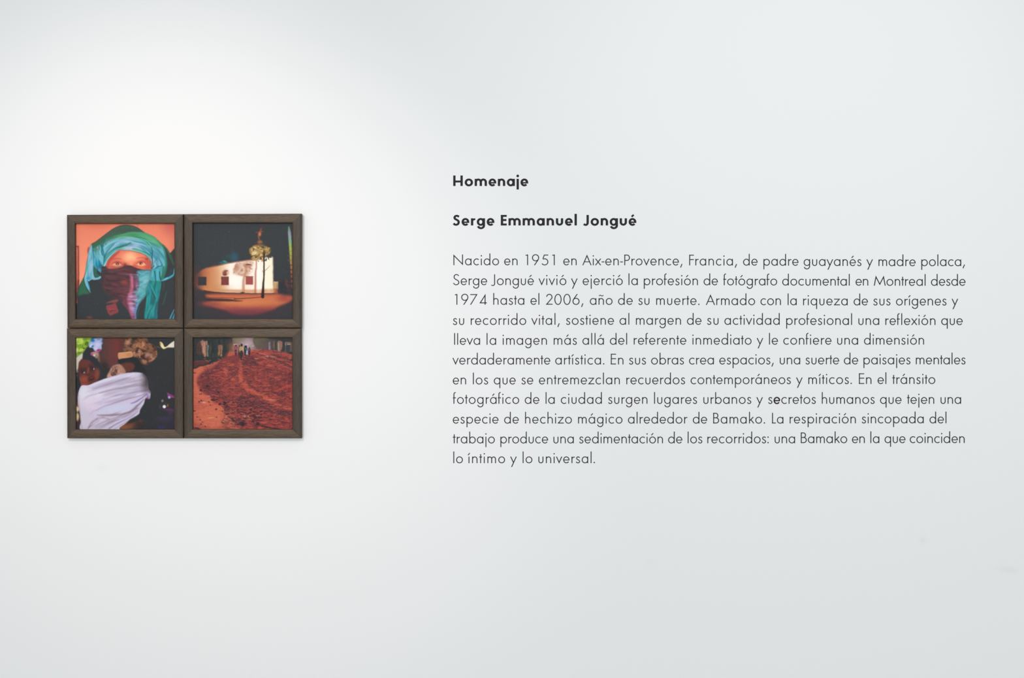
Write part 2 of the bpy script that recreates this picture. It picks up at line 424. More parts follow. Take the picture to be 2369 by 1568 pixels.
    c.streaks([(740, 350), (880, 310), (1060, 315), (1200, 390), (1290, 490), (1220, 480), (1060, 400), (880, 370)], (112, 184, 132), (50, 116, 78), 100, 22, ctr=(890, 760, 1.15), a=.45, b=14)
    c.streaks([(440, 520), (560, 440), (600, 470), (580, 640), (540, 760), (470, 720), (448, 640)], (134, 196, 210), (36, 108, 122), 120, 20, ang=78, a=.7, b=12)
    # folds
    dk = (44, 112, 118)
    c.line([(690, 352), (604, 385), (560, 455), (550, 520), (560, 575)], [4, 8, 10, 12, 12], (40, 108, 128), .85, 5)
    c.line([(700, 443), (650, 490), (606, 540), (580, 620), (575, 690)], [6, 12, 12, 12, 6], dk, .85, 5)
    c.line([(900, 425), (847, 450), (760, 479), (700, 507), (620, 563), (585, 620)], [14, 20, 16, 14, 12, 8], (62, 134, 112), .95, 6)
    c.line([(860, 458), (800, 465), (740, 487)], [8, 16, 8], (62, 108, 88), .8, 5)
    c.line([(475, 480), (478, 540), (484, 575)], [20, 12, 6], (66, 124, 108), .8, 7)
    c.line([(520, 450), (512, 520), (530, 600)], [14, 8, 4], (70, 130, 124), .7, 7)
    c.line([(436, 500), (452, 580), (452, 690)], [10, 12, 8], (48, 110, 140), .8, 6)
    c.line([(903, 335), (1015, 371), (1080, 400), (1120, 440), (1150, 480)], [4, 16, 18, 12, 6], (64, 150, 104), .9, 6)
    c.line([(1020, 372), (1080, 396), (1126, 428), (1146, 470)], [3, 8, 8, 6], (122, 198, 184), .9, 4)
    c.line([(925, 500), (965, 506), (1063, 538), (1135, 580)], [16, 24, 16, 8], (72, 166, 138), .9, 7)
    c.line([(1050, 530), (1100, 555), (1140, 580), (1158, 620)], [4, 8, 10, 8], (44, 112, 110), .9, 5)
    c.line([(1151, 480), (1164, 530), (1160, 583), (1165, 663), (1145, 735)], [6, 10, 12, 10, 12], (38, 100, 112), .95, 5)
    c.blob(1148, 555, 14, 12, (50, 120, 150), .8, .6)
    c.line([(1225, 600), (1203, 635), (1180, 678)], [6, 10, 6], (60, 132, 158), .85, 5)
    c.line([(1279, 695), (1260, 712), (1235, 712), (1200, 736), (1165, 755)], [8, 12, 14, 14, 8], (34, 108, 120), .9, 5)
    c.line([(1185, 700), (1160, 730), (1148, 748)], [8, 16, 12], (40, 84, 96), .9, 5)
    c.line([(760, 508), (699, 548), (640, 603), (610, 655), (585, 700)], [6, 14, 16, 18, 22], (146, 202, 206), .95, 5)
    c.line([(700, 560), (640, 622), (615, 665)], 5, (60, 120, 100), .7, 3)
    c.line([(770, 506), (870, 512), (983, 530), (1060, 556), (1110, 590), (1140, 640)], [8, 10, 10, 12, 12, 12], (120, 196, 182), .85, 4)
    # knot beneath the ear
    c.fill([(1150, 745), (1240, 730), (1290, 720), (1260, 800), (1255, 885), (1190, 890), (1135, 865), (1145, 800)], (70, 160, 168), .9, 8)
    c.line([(1190, 770), (1198, 830), (1200, 885)], [14, 10, 8], (36, 88, 100), .9, 5)
    c.line([(1165, 770), (1165, 830)], 20, (100, 184, 190), .8, 6)
    c.line([(1225, 760), (1228, 870)], [34, 22], (92, 184, 196), .8, 7)
    c.line([(1250, 775), (1256, 830), (1265, 880)], [10, 12, 12], (48, 74, 80), .9, 5)
    c.line([(1300, 720), (1285, 790), (1275, 860)], [24, 18, 6], (58, 118, 100), .8, 8)
    # veil hanging on the left
    c.fill([(417, 459), (395, 535), (379, 623), (365, 715), (351, 807), (340, 860), (345, 900), (360, 945), (385, 990), (414, 1032), (403, 980), (388, 925), (380, 893), (399, 890), (430, 870), (459, 876), (515, 868), (542, 850), (536, 828), (500, 846), (467, 846), (452, 804), (448, 740), (451, 683), (443, 583), (431, 463)], (126, 184, 204), 1, 5)
    c.line([(420, 470), (432, 540), (440, 620)], [6, 14, 8], (84, 164, 188), .8, 6)
    c.blob(405, 560, 22, 18, (92, 170, 168), .7, .8)
    c.blob(385, 730, 26, 40, (104, 182, 176), .8, .8, 10)
    c.blob(425, 740, 14, 70, (150, 184, 214), .8, .8)
    c.blob(390, 856, 26, 18, (60, 158, 196), .9, .5)
    c.line([(378, 880), (392, 935), (408, 990)], [8, 12, 6], (44, 150, 180), .9, 4)
    c.line([(400, 990), (418, 1034)], [8, 5], (70, 120, 100), .9, 5)
    c.fill([(455, 700), (480, 740), (520, 800), (530, 830), (470, 840), (455, 790)], (60, 110, 92), .9, 8)
    c.fill([(490, 760), (530, 800), (545, 830), (505, 812)], D, .9, 6)
    c.streaks([(420, 470), (395, 560), (365, 715), (345, 850), (440, 850), (448, 740), (440, 600)], (160, 196, 218), (78, 152, 158), 110, 20, ang=98, a=.55, b=8)
    # right side of the veil
    c.line([(1290, 447), (1345, 520), (1378, 590), (1425, 690)], [10, 26, 30, 24], (64, 98, 84), .9, 10)
    c.line([(1430, 735), (1420, 805), (1387, 836), (1320, 866), (1272, 886)], [12, 16, 24, 26, 8], (78, 170, 192), 1, 6)
    c.blob(1330, 860, 30, 10, (112, 186, 216), .9, .7, -22)
    c.line([(1360, 820), (1400, 760)], 30, (52, 84, 94), .6, 16)
    c.fill([(1125, 885), (1195, 892), (1267, 900), (1255, 1012), (1235, 1132), (1222, 1252), (1215, 1350), (1071, 1350), (1085, 1172), (1100, 1012), (1088, 975)], (46, 130, 136), 1, 8)
    c.streaks([(1127, 900), (1260, 905), (1240, 1100), (1215, 1345), (1075, 1345), (1100, 1020)], (66, 168, 158), (42, 84, 92), 130, 22, ang=100, a=.6, b=10)
    c.line([(1135, 880), (1195, 900), (1265, 895)], 8, (74, 128, 84), .8, 5)
    c.line([(1140, 925), (1170, 1000), (1200, 1075)], [14, 24, 20], (60, 162, 150), .9, 8)
    c.line([(1150, 990), (1178, 1050), (1195, 1100)], [8, 16, 10], (68, 84, 80), .9, 6)
    c.line([(1240, 900), (1245, 990)], 24, (58, 146, 128), .7, 10)
    c.blob(1131, 1000, 12, 40, (66, 146, 176), .8, .8)
    c.line([(1195, 1090), (1170, 1180), (1120, 1280), (1100, 1350)], [10, 16, 12, 14], (58, 92, 94), .7, 9)
    c.line([(1150, 1190), (1105, 1270)], 26, (62, 150, 138), .7, 10)
    c.line([(1215, 1150), (1195, 1345)], 26, (62, 88, 104), .7, 12)
    c.line([(1304, 900), (1290, 1000)], 16, (66, 92, 80), .6, 10)
    c.line([(1339, 1010), (1315, 1090), (1287, 1175)], [8, 16, 10], (60, 98, 88), .8, 9)
    c.line([(1432, 1230), (1400, 1290), (1372, 1352)], [10, 14, 18], (78, 160, 172), 1, 5)
    c.line([(1436, 1275), (1412, 1352)], [10, 26], (76, 152, 186), .95, 5)
    # face
    c.fill([(603, 705), (612, 660), (640, 618), (699, 560), (755, 516), (847, 522), (895, 526), (983, 542), (1055, 566), (1100, 594), (1130, 635), (1138, 690), (1134, 760), (1040, 750), (960, 730), (900, 712), (840, 710), (800, 725), (720, 742), (640, 742)], (228, 116, 94), 1, 5)
    c.blob(895, 600, 110, 62, (255, 172, 130), .95, .9)
    c.blob(900, 600, 60, 46, (255, 196, 150), .8, .9)
    c.blob(905, 668, 26, 34, (255, 158, 124), .8, .8)
    c.line([(755, 535), (690, 590), (640, 650), (618, 720)], [20, 36, 36, 24], (178, 84, 76), .85, 14)
    c.blob(1112, 690, 44, 70, (190, 88, 78), .9, .8)
    c.blob(1010, 580, 50, 20, (250, 140, 115), .6, .9)
    c.line([(655, 640), (690, 622), (740, 616), (785, 625)], [10, 12, 12, 6], (192, 94, 84), .85, 6)
    c.line([(970, 616), (1010, 605), (1050, 605), (1095, 622)], [6, 10, 12, 16], (206, 100, 90), .9, 6)
    c.blob(1096, 624, 16, 14, (160, 72, 74), .85, .7)
    c.blob(736, 686, 76, 34, (214, 104, 88), .7, .8)
    c.blob(1030, 682, 74, 36, (216, 108, 92), .7, .8)
    for ex, ey, k in ((736, 690, -1), (1029, 686, 1)):
        c.blob(ex, ey+2, 54, 20, (255, 186, 138), .95, .5)
        c.blob(ex-4*k, ey-10, 20, 18, (118, 64, 60), 1, .4)
        c.blob(ex+4, ey-4, 6, 9, (238, 176, 168), .9, .6)
        c.line([(ex-60, ey-6), (ex-34, ey-27), (ex+4, ey-36), (ex+40, ey-24), (ex+60, ey+2)], [5, 9, 11, 9, 5], (160, 76, 70), .8, 8)
        c.line([(ex-50, ey+16), (ex, ey+30), (ex+48, ey+16)], 8, (230, 120, 96), .7, 6)
    c.blob(832, 700, 22, 26, (140, 66, 64), .85, .8)
    c.blob(950, 712, 30, 16, (190, 90, 80), .6, .9)
    # veil over nose and mouth
    c.fill([(548, 725), (600, 732), (650, 744), (720, 740), (790, 722), (835, 700), (900, 702), (960, 728), (1040, 750), (1145, 756), (1142, 820), (1127, 900), (1095, 975), (1082, 1050), (1040, 1120), (985, 1190), (965, 1250), (968, 1350), (925, 1350), (880, 1262), (790, 1150), (680, 1090), (560, 960)], (78, 66, 70), 1, 7)
    c.blob(690, 760, 70, 20, (96, 68, 68), .8, .9)
    c.blob(640, 790, 110, 14, (62, 64, 68), .8, .9)
    c.blob(780, 900, 130, 150, (112, 68, 72), .85, .9)
    c.blob(850, 760, 70, 36, (104, 66, 68), .8, .9)
    c.blob(760, 870, 130, 24, (78, 64, 68), .7, .9)
    c.blob(830, 905, 42, 30, (154, 76, 76), .9, .8)
    c.blob(590, 930, 22, 60, (104, 68, 68), .7, .8)
    c.blob(780, 960, 60, 12, (76, 66, 70), .7, .9)
    c.blob(845, 1040, 60, 80, (116, 72, 80), .9, .9)
    c.fill([(800, 1150), (860, 1080), (900, 1080), (920, 1345), (925, 1350), (880, 1262)], (120, 72, 84), .9, 10)
    c.fill([(980, 775), (1050, 764), (1143, 764), (1137, 850), (1124, 900), (1095, 972), (1080, 1050), (1035, 1120), (985, 1185), (965, 1230), (955, 1180), (950, 1080), (985, 1000), (1000, 930), (990, 850)], (100, 168, 178), 1, 20)
    c.line([(990, 770), (1070, 792), (1140, 790)], [10, 9, 7], (84, 142, 158), .8, 5)
    c.line([(985, 792), (1010, 815)], [14, 10], (80, 78, 100), .8, 6)
    c.line([(1010, 900), (1050, 915), (1075, 940)], 12, (86, 146, 158), .8, 7)
    c.blob(1070, 880, 30, 34, (138, 198, 208), .8, .8)
    c.blob(1060, 1040, 24, 40, (98, 180, 176), .8, .8, 20)
    c.line([(1100, 960), (1075, 1060), (1040, 1110)], 12, (64, 150, 150), .7, 7)
    c.line([(1080, 985), (1045, 985), (1010, 1000)], 10, (98, 160, 152), .7, 6)
    c.blob(990, 1090, 20, 30, (86, 104, 122), .8, .8)
    c.blob(1000, 1110, 30, 14, (106, 160, 176), .6, .8, -30)
    pk = (182, 104, 126)
    c.line([(905, 820), (915, 900), (912, 990), (890, 1080), (900, 1180), (915, 1270), (945, 1352)], [28, 40, 44, 60, 56, 50, 36], pk, .95, 20)
    c.line([(920, 840), (920, 960)], 22, (200, 114, 136), .8, 8)
    c.blob(966, 910, 30, 66, (136, 80, 104), .95, .7)
    c.blob(975, 940, 14, 40, (150, 104, 150), .7, .8)
    c.blob(960, 840, 30, 14, (106, 100, 130), .8, .8)
    c.line([(740, 802), (840, 808), (960, 812), (1000, 822)], [3, 8, 16, 8], (156, 108, 136), .8, 9)
    c.blob(960, 1020, 30, 16, (150, 154, 186), .8, .8)
    for x, y, rx, ry, k in ((925, 1078, 44, 16, (204, 160, 198)), (925, 1110, 52, 14, (196, 154, 192)), (915, 1160, 44, 14, (200, 162, 192)), (925, 1220, 30, 24, (176, 150, 200)), (940, 1262, 26, 18, (156, 142, 198))):
        c.blob(x, y, rx, ry, k, .9, .6, 4)
    for y in (1094, 1136, 1188): c.line([(870, y), (920, y+4), (965, y+2)], 5, (140, 86, 120), .8, 4)
    c.line([(990, 1130), (975, 1200), (958, 1270), (962, 1350)], [24, 22, 20, 20], (98, 150, 190), .9, 7)
    c.line([(972, 1150), (955, 1200)], 14, (110, 92, 150), .7, 7)
    c.blob(930, 1310, 22, 30, (140, 80, 108), .8, .8)
    c.line([(1010, 1200), (985, 1270), (975, 1350)], [8, 16, 12], (58, 92, 98), .8, 7)
    c.line([(1040, 1130), (1010, 1220)], 10, D, .6, 7)
    c.streaks([(990, 780), (1140, 770), (1120, 900), (1080, 1050), (975, 1200), (950, 1080)], (140, 202, 208), (80, 146, 160), 70, 20, ang=-28, a=.45, b=10)
    c.streaks([(870, 1050), (980, 1050), (965, 1250), (950, 1340), (900, 1290)], (190, 160, 204), (132, 76, 112), 60, 16, ang=4, a=.4, b=8)
    c.streaks([(560, 740), (860, 740), (880, 1040), (700, 1080), (580, 960)], (122, 80, 82), (62, 58, 62), 90, 22, ang=6, a=.4, b=16)
    # red patches low on the left
    c.fill([(600, 1160), (659, 1128), (719, 1112), (752, 1120), (722, 1150), (660, 1152)], (142, 82, 80), .9, 8)
    c.fill([(607, 1192), (660, 1175), (719, 1158), (740, 1215), (752, 1262), (700, 1290), (650, 1308), (640, 1290), (622, 1268)], (146, 76, 78), .95, 8)
    c.line([(650, 1262), (680, 1245), (715, 1250)], [12, 12, 4], (80, 70, 72), .9, 6)
    c.line([(640, 1228), (700, 1230)], 12, (168, 84, 76), .7, 6)
    c.blob(405, 1330, 30, 18, (130, 76, 72), .8, .9)
    c.warp(2, 60)
    c.tex(9, 9, (255, 240, 230), .6, 1, .05); c.tex(9, 9, (0, 0, 0), .6, 1, .045)
    return c

def paint_building(box):
    c = Canvas(box, (63, 67, 70), seed=5)
    c.blob(600, 560, 300, 240, (66, 71, 75), .5, .9)
    # bluish leaves behind the roof
    c.blob(690, 600, 46, 54, (58, 92, 108), .9, .8); c.blob(615, 590, 34, 24, (58, 84, 82), .8, .8)
    c.blob(560, 668, 50, 16, (56, 108, 118), .9, .7); c.blob(575, 652, 24, 9, (62, 162, 150), .9, .7, 20)
    c.blob(630, 295, 10, 10, (66, 84, 92), .7, .8)
    c.blob(835, 1125, 560, 200, (78, 60, 66), .8, .5)
    wall = ramp(215, 1160, [(112, 74, 68), (176, 108, 78), (208, 140, 100), (232, 190, 152), (255, 240, 224), (255, 244, 230), (252, 232, 210), (255, 244, 232), (254, 246, 222), (252, 240, 210)])
    c.fill([(205, 890), (225, 830), (270, 775), (335, 738), (480, 706), (560, 686), (650, 668), (760, 650), (870, 636), (950, 630), (1040, 618), (1060, 604), (1110, 598), (1152, 600), (1158, 660), (1160, 780), (1160, 900), (1166, 1000), (1168, 1034), (1000, 1036), (800, 1034), (600, 1030), (450, 1022), (330, 1004), (240, 965), (208, 925)], wall, 1, 14)
    c.line([(350, 734), (480, 706), (560, 686), (650, 668), (760, 650), (870, 636), (950, 630)], 10, (172, 96, 78), .7, 5)
    c.rect(1163, 893, 1222, 985, (204, 166, 116), .95, 6); c.rect(1163, 985, 1216, 1036, (160, 96, 78), .95, 8)
    c.line([(1170, 905), (1215, 905)], 6, (230, 200, 150), .7, 4); c.line([(1170, 975), (1215, 975)], 8, (210, 120, 90), .7, 4)
    c.line([(340, 985), (600, 1005), (900, 1010), (1160, 1005)], [30, 34, 38, 50], (206, 138, 92), .75, 16)
    c.blob(450, 960, 150, 40, (200, 140, 92), .5, .9)
    c.blob(460, 860, 60, 110, (210, 145, 104), .5, .9)
    c.blob(700, 890, 80, 60, (255, 252, 244), .8, .9); c.blob(985, 840, 26, 170, (255, 252, 246), .8, .8)
    c.blob(1105, 800, 30, 160, (254, 248, 226), .7, .8)
    c.blob(220, 860, 60, 130, (90, 66, 66), .7, .9)
    # leaf shadows on the wall
    sh = (196, 146, 120)
    c.fill([(710, 680), (800, 655), (910, 648), (915, 700), (880, 760), (850, 830), (800, 830), (740, 820), (690, 790)], sh, .55, 18)
    c.tex(34, 26, (178, 122, 98), .42, .7, .75, [(700, 680), (800, 652), (930, 645), (915, 740), (880, 800), (780, 820), (680, 800)], 16)
    c.tex(30, 24, (255, 240, 222), .6, .8, .6, [(800, 700), (930, 660), (930, 860), (810, 840)], 14)
    c.blob(720, 740, 26, 40, (180, 128, 104), .6, .8, 30)
    c.line([(835, 700), (830, 770), (806, 860), (800, 1030)], [26, 26, 30, 34], (192, 134, 106), .75, 9)
    c.line([(955, 640), (958, 720), (948, 800), (944, 1032)], [14, 14, 20, 24], (186, 122, 96), .85, 8)
    c.line([(832, 690), (866, 690), (896, 694)], [10, 18, 10], (110, 66, 54), .9, 6)
    c.blob(1030, 640, 18, 16, (200, 150, 100), .8, .8)
    # windows and cooler
    c.rect(251, 838, 353, 940, (66, 65, 67), 1, 5); c.rect(532, 834, 622, 936, (124, 66, 62), 1, 6); c.rect(828, 834, 916, 931, (164, 86, 82), 1, 6)
    c.rect(540, 842, 614, 928, (132, 72, 68), .8, 8); c.line([(826, 832), (918, 832)], 6, (120, 60, 52), .8, 4)
    c.line([(530, 938), (622, 938)], 6, (200, 130, 100), .7, 4)
    c.blob(584, 786, 40, 36, (196, 146, 118), .8, .5); c.blob(575, 796, 24, 26, (128, 70, 62), .85, .5)
    c.blob(590, 766, 24, 9, (120, 70, 60), .8, .6); c.blob(575, 815, 24, 8, (110, 62, 54), .8, .6); c.blob(606, 786, 6, 16, (240, 200, 170), .8, .6)
    # ground
    c.fill([(345, 1060), (480, 1046), (800, 1044), (1000, 1046), (1200, 1044), (1300, 1058), (1395, 1088), (1340, 1140), (1240, 1190), (1120, 1250), (960, 1292), (830, 1300), (690, 1290), (560, 1240), (420, 1195), (320, 1160), (420, 1120)], ramp(1045, 1300, [(196, 104, 76), (204, 118, 82), (200, 118, 80), (176, 92, 76), (132, 70, 74), (110, 66, 74)], 1), 1, 26)
    c.blob(860, 1150, 240, 40, (214, 132, 88), .7, .9)
    c.blob(400, 1165, 120, 34, (140, 74, 74), .7, .8); c.blob(1300, 1100, 90, 40, (160, 72, 70), .7, .8)
    c.line([(360, 1088), (520, 1090), (700, 1092)], [20, 18, 8], (152, 78, 66), .7, 8)
    c.line([(360, 1112), (480, 1116), (620, 1120), (720, 1128), (790, 1128)], [30, 34, 30, 16, 4], (74, 58, 60), .95, 9)
    c.line([(690, 1104), (860, 1096), (1020, 1082)], [14, 9, 7], (98, 58, 50), .85, 5)
    c.line([(330, 1010), (500, 1030), (760, 1036), (1000, 1040), (1170, 1038)], [26, 12, 9, 8, 8], (86, 54, 50), .85, 7)
    c.blob(788, 1030, 26, 9, (60, 46, 46), .8, .6)
    # trees
    c.fill([(872, 505), (905, 475), (945, 455), (1000, 462), (1060, 466), (1110, 480), (1135, 502), (1118, 550), (1080, 578), (1052, 600), (1046, 640), (1000, 628), (940, 640), (900, 625), (886, 575)], (176, 142, 88), 1, 12)
    c.tex(26, 20, (238, 210, 150), .5, .78, .8, [(880, 500), (960, 460), (1050, 480), (1040, 620), (900, 615)], 14)
    c.tex(22, 18, (110, 84, 56), .5, .74, .75, [(880, 500), (950, 455), (1060, 470), (1120, 500), (1100, 570), (1040, 630), (900, 620)], 14)
    c.tex(30, 24, (70, 66, 60), .56, .7, .9, [(860, 440), (1150, 440), (1150, 600), (1050, 650), (870, 630)], 10)
    c.tex(22, 18, (200, 170, 100), .5, .72, .7, [(1050, 470), (1130, 500), (1100, 565), (1060, 550)], 12)
    c.blob(948, 552, 22, 20, (255, 236, 178), .8, .8); c.blob(1050, 550, 12, 40, (70, 56, 44), .85, .7)
    c.blob(1000, 418, 28, 20, (168, 120, 78), .9, .7); c.blob(1012, 440, 18, 18, (104, 72, 54), .8, .7); c.blob(1000, 455, 50, 14, (150, 116, 74), .6, .8)
    c.line([(998, 410), (985, 360), (990, 315), (1005, 285), (1016, 245)], [10, 20, 24, 22, 10], (150, 84, 66), .9, 8)
    c.line([(952, 296), (975, 300), (1000, 292), (1038, 294)], [10, 12, 20, 8], (146, 78, 62), .85, 7)
    c.blob(998, 322, 14, 20, (208, 136, 100), .85, .8); c.blob(1020, 245, 16, 8, (104, 62, 56), .8, .7)
    c.blob(1075, 412, 8, 14, (96, 58, 58), .8, .7); c.blob(962, 428, 18, 12, (100, 66, 56), .7, .8); c.line([(1072, 440), (1072, 470)], 6, (94, 60, 56), .6, 4)
    c.line([(1048, 560), (1050, 700), (1047, 850), (1040, 960), (1034, 1078)], [16, 16, 18, 24, 40], (58, 50, 50), 1, 5)
    c.line([(1048, 800), (1030, 760)], 6, (120, 76, 58), .7, 4)
    c.line([(1060, 765), (1092, 735), (1120, 702)], [8, 6, 4], (164, 112, 78), .85, 4)
    c.line([(1034, 960), (1032, 1040)], 14, (90, 52, 44), .5, 6)
    # right edge
    c.blob(1290, 960, 70, 90, (58, 58, 62), .8, .6); c.blob(1330, 925, 22, 50, (112, 68, 70), .8, .8, -14); c.blob(1345, 1000, 30, 10, (92, 64, 66), .7, .8)
    c.blob(1250, 884, 14, 8, (92, 64, 64), .6, .8)
    strip = ramp(225, 1000, [(84, 140, 104), (150, 148, 176), (128, 172, 150), (166, 186, 84), (170, 168, 80), (176, 140, 86), (178, 110, 80), (168, 84, 74), (160, 72, 72), (120, 66, 68)], 1)
    c.line([(1350, 232), (1357, 300), (1364, 400), (1371, 520), (1377, 650), (1381, 760), (1383, 850), (1385, 960)], [18, 42, 42, 38, 30, 24, 18, 12], (110, 120, 66), .55, 8)
    c.line([(1350, 232), (1357, 300), (1364, 400), (1371, 520), (1377, 650), (1381, 760), (1383, 850), (1385, 960)], [12, 34, 34, 30, 24, 20, 15, 10], strip, 1, 4)
    for k in range(9): c.line([(1340, 470+k*56), (1392, 470+k*56)], 6+k*2.6, (64, 64, 64) if k > 3 else (110, 104, 70), .3+k*.075, 4)
    c.warp(2, 60)
    c.tex(9, 9, (255, 240, 230), .6, 1, .05); c.tex(9, 9, (0, 0, 0), .6, 1, .045)
    return c

def paint_shawl(box):
    c = Canvas(box, (60, 62, 64), seed=9)
    c.fill([(225, 210), (420, 210), (410, 270), (370, 330), (320, 400), (225, 440)], (132, 168, 62), 1, 14)
    c.tex(44, 40, (206, 222, 110), .5, .76, .9, [(225, 210), (420, 210), (400, 300), (320, 400), (225, 420)], 14)
    c.tex(38, 36, (70, 100, 46), .5, .74, .85, [(225, 300), (400, 260), (330, 400), (225, 440)], 14)
    c.blob(300, 262, 34, 22, (190, 214, 92), .8, .8); c.blob(390, 240, 24, 20, (176, 206, 84), .8, .8); c.blob(246, 365, 16, 26, (226, 232, 160), .9, .8)
    c.blob(370, 235, 40, 10, (80, 110, 50), .5, .9); c.blob(290, 400, 26, 16, (96, 124, 56), .8, .8)
    c.fill([(225, 480), (262, 440), (318, 405), (312, 470), (280, 530), (262, 600), (225, 625)], (206, 200, 186), 1, 10)
    c.blob(245, 690, 20, 30, (110, 88, 96), .8, .8); c.blob(250, 620, 20, 16, (160, 146, 156), .7, .8)
    c.fill([(398, 290), (430, 240), (470, 220), (560, 220), (585, 265), (552, 300), (550, 350), (515, 385), (470, 380), (440, 340), (402, 330)], (166, 178, 218), 1, 10)
    c.blob(440, 246, 24, 20, (34, 112, 168), .95, .6); c.blob(424, 312, 26, 16, (186, 210, 240), .9, .6, -40); c.blob(440, 318, 16, 10, (36, 96, 150), .8, .6, -40)
    c.blob(500, 300, 34, 30, (204, 200, 232), .9, .8); c.blob(560, 262, 20, 10, (120, 140, 190), .8, .8); c.blob(515, 232, 24, 10, (110, 130, 180), .8, .8)
    c.blob(512, 366, 26, 14, (176, 40, 90), .95, .6, -12); c.blob(475, 345, 20, 16, (220, 210, 232), .8, .8); c.blob(505, 400, 16, 14, (180, 90, 110), .8, .8)
    c.fill([(410, 410), (450, 385), (500, 395), (520, 430), (480, 470), (440, 450)], (176, 140, 140), .95, 8)
    c.blob(430, 420, 18, 22, (190, 76, 130), .9, .6); c.blob(462, 430, 12, 16, (226, 214, 226), .9, .7); c.blob(485, 440, 14, 14, (110, 140, 80), .8, .7); c.blob(470, 405, 14, 12, (190, 150, 80), .8, .7)
    c.blob(520, 470, 18, 50, (146, 104, 78), .9, .7)
    c.fill([(575, 215), (850, 215), (835, 300), (810, 375), (755, 395), (750, 500), (680, 560), (560, 600), (530, 500), (532, 400), (565, 320)], ramp(540, 820, [(84, 68, 66), (100, 68, 66), (116, 66, 64), (92, 64, 62)]), 1, 14)
    c.blob(590, 560, 44, 60, (56, 58, 58), .9, .8); c.blob(690, 500, 70, 50, (100, 66, 66), .6, .9)
    pat = [(860, 215), (1080, 215), (1110, 270), (1190, 315), (1218, 390), (1205, 455), (1140, 510), (1090, 540), (1030, 520), (985, 455), (930, 440), (915, 395), (815, 372), (830, 300)]
    c.fill(pat, (128, 90, 72), 1, 14)
    c.tex(46, 40, (186, 132, 104), .46, .66, .9, pat, 12); c.tex(40, 34, (70, 54, 52), .46, .64, .95, pat, 14)
    for x, y, rx, ry, k, g in ((870, 270, 30, 44, (186, 134, 110), 60), (925, 260, 26, 34, (66, 58, 56), 20), (985, 300, 40, 22, (176, 122, 88), -30), (1040, 340, 60, 14, (170, 116, 84), 20), (1060, 370, 40, 12, (64, 56, 54), 10), (1120, 425, 44, 28, (186, 140, 122), 0), (1115, 465, 30, 22, (104, 66, 62), 0), (1060, 500, 30, 20, (188, 140, 112), 30), (980, 420, 44, 24, (172, 124, 104), -10), (900, 345, 34, 20, (150, 104, 80), 0), (890, 320, 34, 10, (70, 58, 54), 30), (1160, 340, 26, 12, (150, 100, 70), 20), (1180, 400, 24, 40, (120, 80, 62), 10), (1020, 240, 44, 14, (140, 96, 72), 0), (1240, 330, 30, 8, (110, 84, 70), 20)):
        c.blob(x, y, rx, ry, k, .75, .7, g)
    c.fill([(752, 400), (830, 388), (912, 384), (925, 438), (870, 460), (800, 466), (758, 474)], (206, 148, 108), 1, 7)
    c.blob(880, 420, 30, 20, (188, 124, 86), .7, .8); c.line([(752, 402), (912, 386)], 6, (226, 170, 130), .7, 4)
    c.fill([(752, 480), (830, 466), (930, 452), (985, 470), (1040, 540), (1100, 640), (1100, 700), (860, 640), (760, 520)], (54, 55, 57), 1, 10)
    c.fill([(775, 545), (850, 515), (925, 520), (950, 560), (920, 610), (830, 630)], (106, 66, 62), .95, 16)
    k3 = [(612, 680), (640, 620), (680, 560), (740, 532), (790, 545), (832, 600), (836, 640), (740, 668), (640, 695)]
    c.fill(k3, (168, 124, 108), 1, 10)
    c.tex(34, 50, (206, 156, 136), .5, .7, .8, k3, 10); c.tex(30, 46, (96, 68, 64), .52, .7, .8, k3, 10)
    c.line([(660, 640), (700, 580), (735, 560)], 12, (110, 80, 74), .7, 7); c.line([(770, 560), (800, 620)], 20, (190, 140, 120), .7, 8)
    c.fill([(1258, 262), (1285, 280), (1310, 325), (1340, 318), (1380, 285), (1435, 252), (1435, 328), (1350, 334), (1300, 352), (1262, 318), (1252, 285)], (238, 222, 172), 1, 6)
    c.fill([(1350, 318), (1435, 262), (1435, 322)], (226, 224, 220), .9, 6); c.blob(1258, 290, 10, 22, (150, 110, 60), .7, .7)
    c.line([(1300, 352), (1350, 336), (1430, 331)], 5, (150, 120, 60), .7, 4)
    # child
    c.fill([(328, 420), (345, 370), (385, 335), (415, 365), (418, 420), (470, 450), (525, 515), (548, 600), (530, 700), (505, 745), (420, 700), (300, 500), (318, 470)], (60, 61, 65), 1, 10)
    c.fill([(272, 520), (300, 485), (350, 478), (400, 490), (445, 530), (495, 600), (516, 670), (505, 735), (440, 778), (370, 792), (318, 790), (292, 720), (272, 620)], (104, 64, 60), 1, 9)
    c.blob(345, 515, 50, 26, (112, 64, 62), .8, .8); c.blob(500, 640, 26, 50, (140, 82, 70), .7, .8)
    c.blob(325, 612, 46, 34, (72, 56, 58), .9, .8); c.blob(425, 580, 40, 40, (72, 56, 60), .9, .8); c.blob(385, 610, 12, 40, (140, 78, 68), .8, .8, 10)
    c.blob(336, 634, 10, 9, (200, 190, 198), .95, .8); c.blob(452, 592, 10, 9, (200, 190, 198), .95, .8); c.blob(325, 630, 9, 10, (48, 42, 46), .9, .6); c.blob(441, 590, 9, 10, (48, 42, 46), .9, .6)
    c.blob(340, 720, 50, 40, (156, 80, 66), .9, .9); c.blob(480, 690, 24, 30, (140, 76, 66), .7, .8); c.blob(390, 660, 30, 14, (90, 58, 56), .8, .8)
    c.blob(425, 710, 40, 24, (68, 50, 52), .95, .7, -24); c.blob(430, 700, 22, 8, (120, 74, 68), .8, .7, -24); c.blob(345, 775, 40, 12, (180, 76, 80), .6, .8)
    c.fill([(235, 700), (275, 690), (300, 780), (270, 850), (235, 880)], (58, 60, 64), .9, 12)
    c.line([(285, 700), (310, 790)], 6, (190, 110, 100), .6, 5)
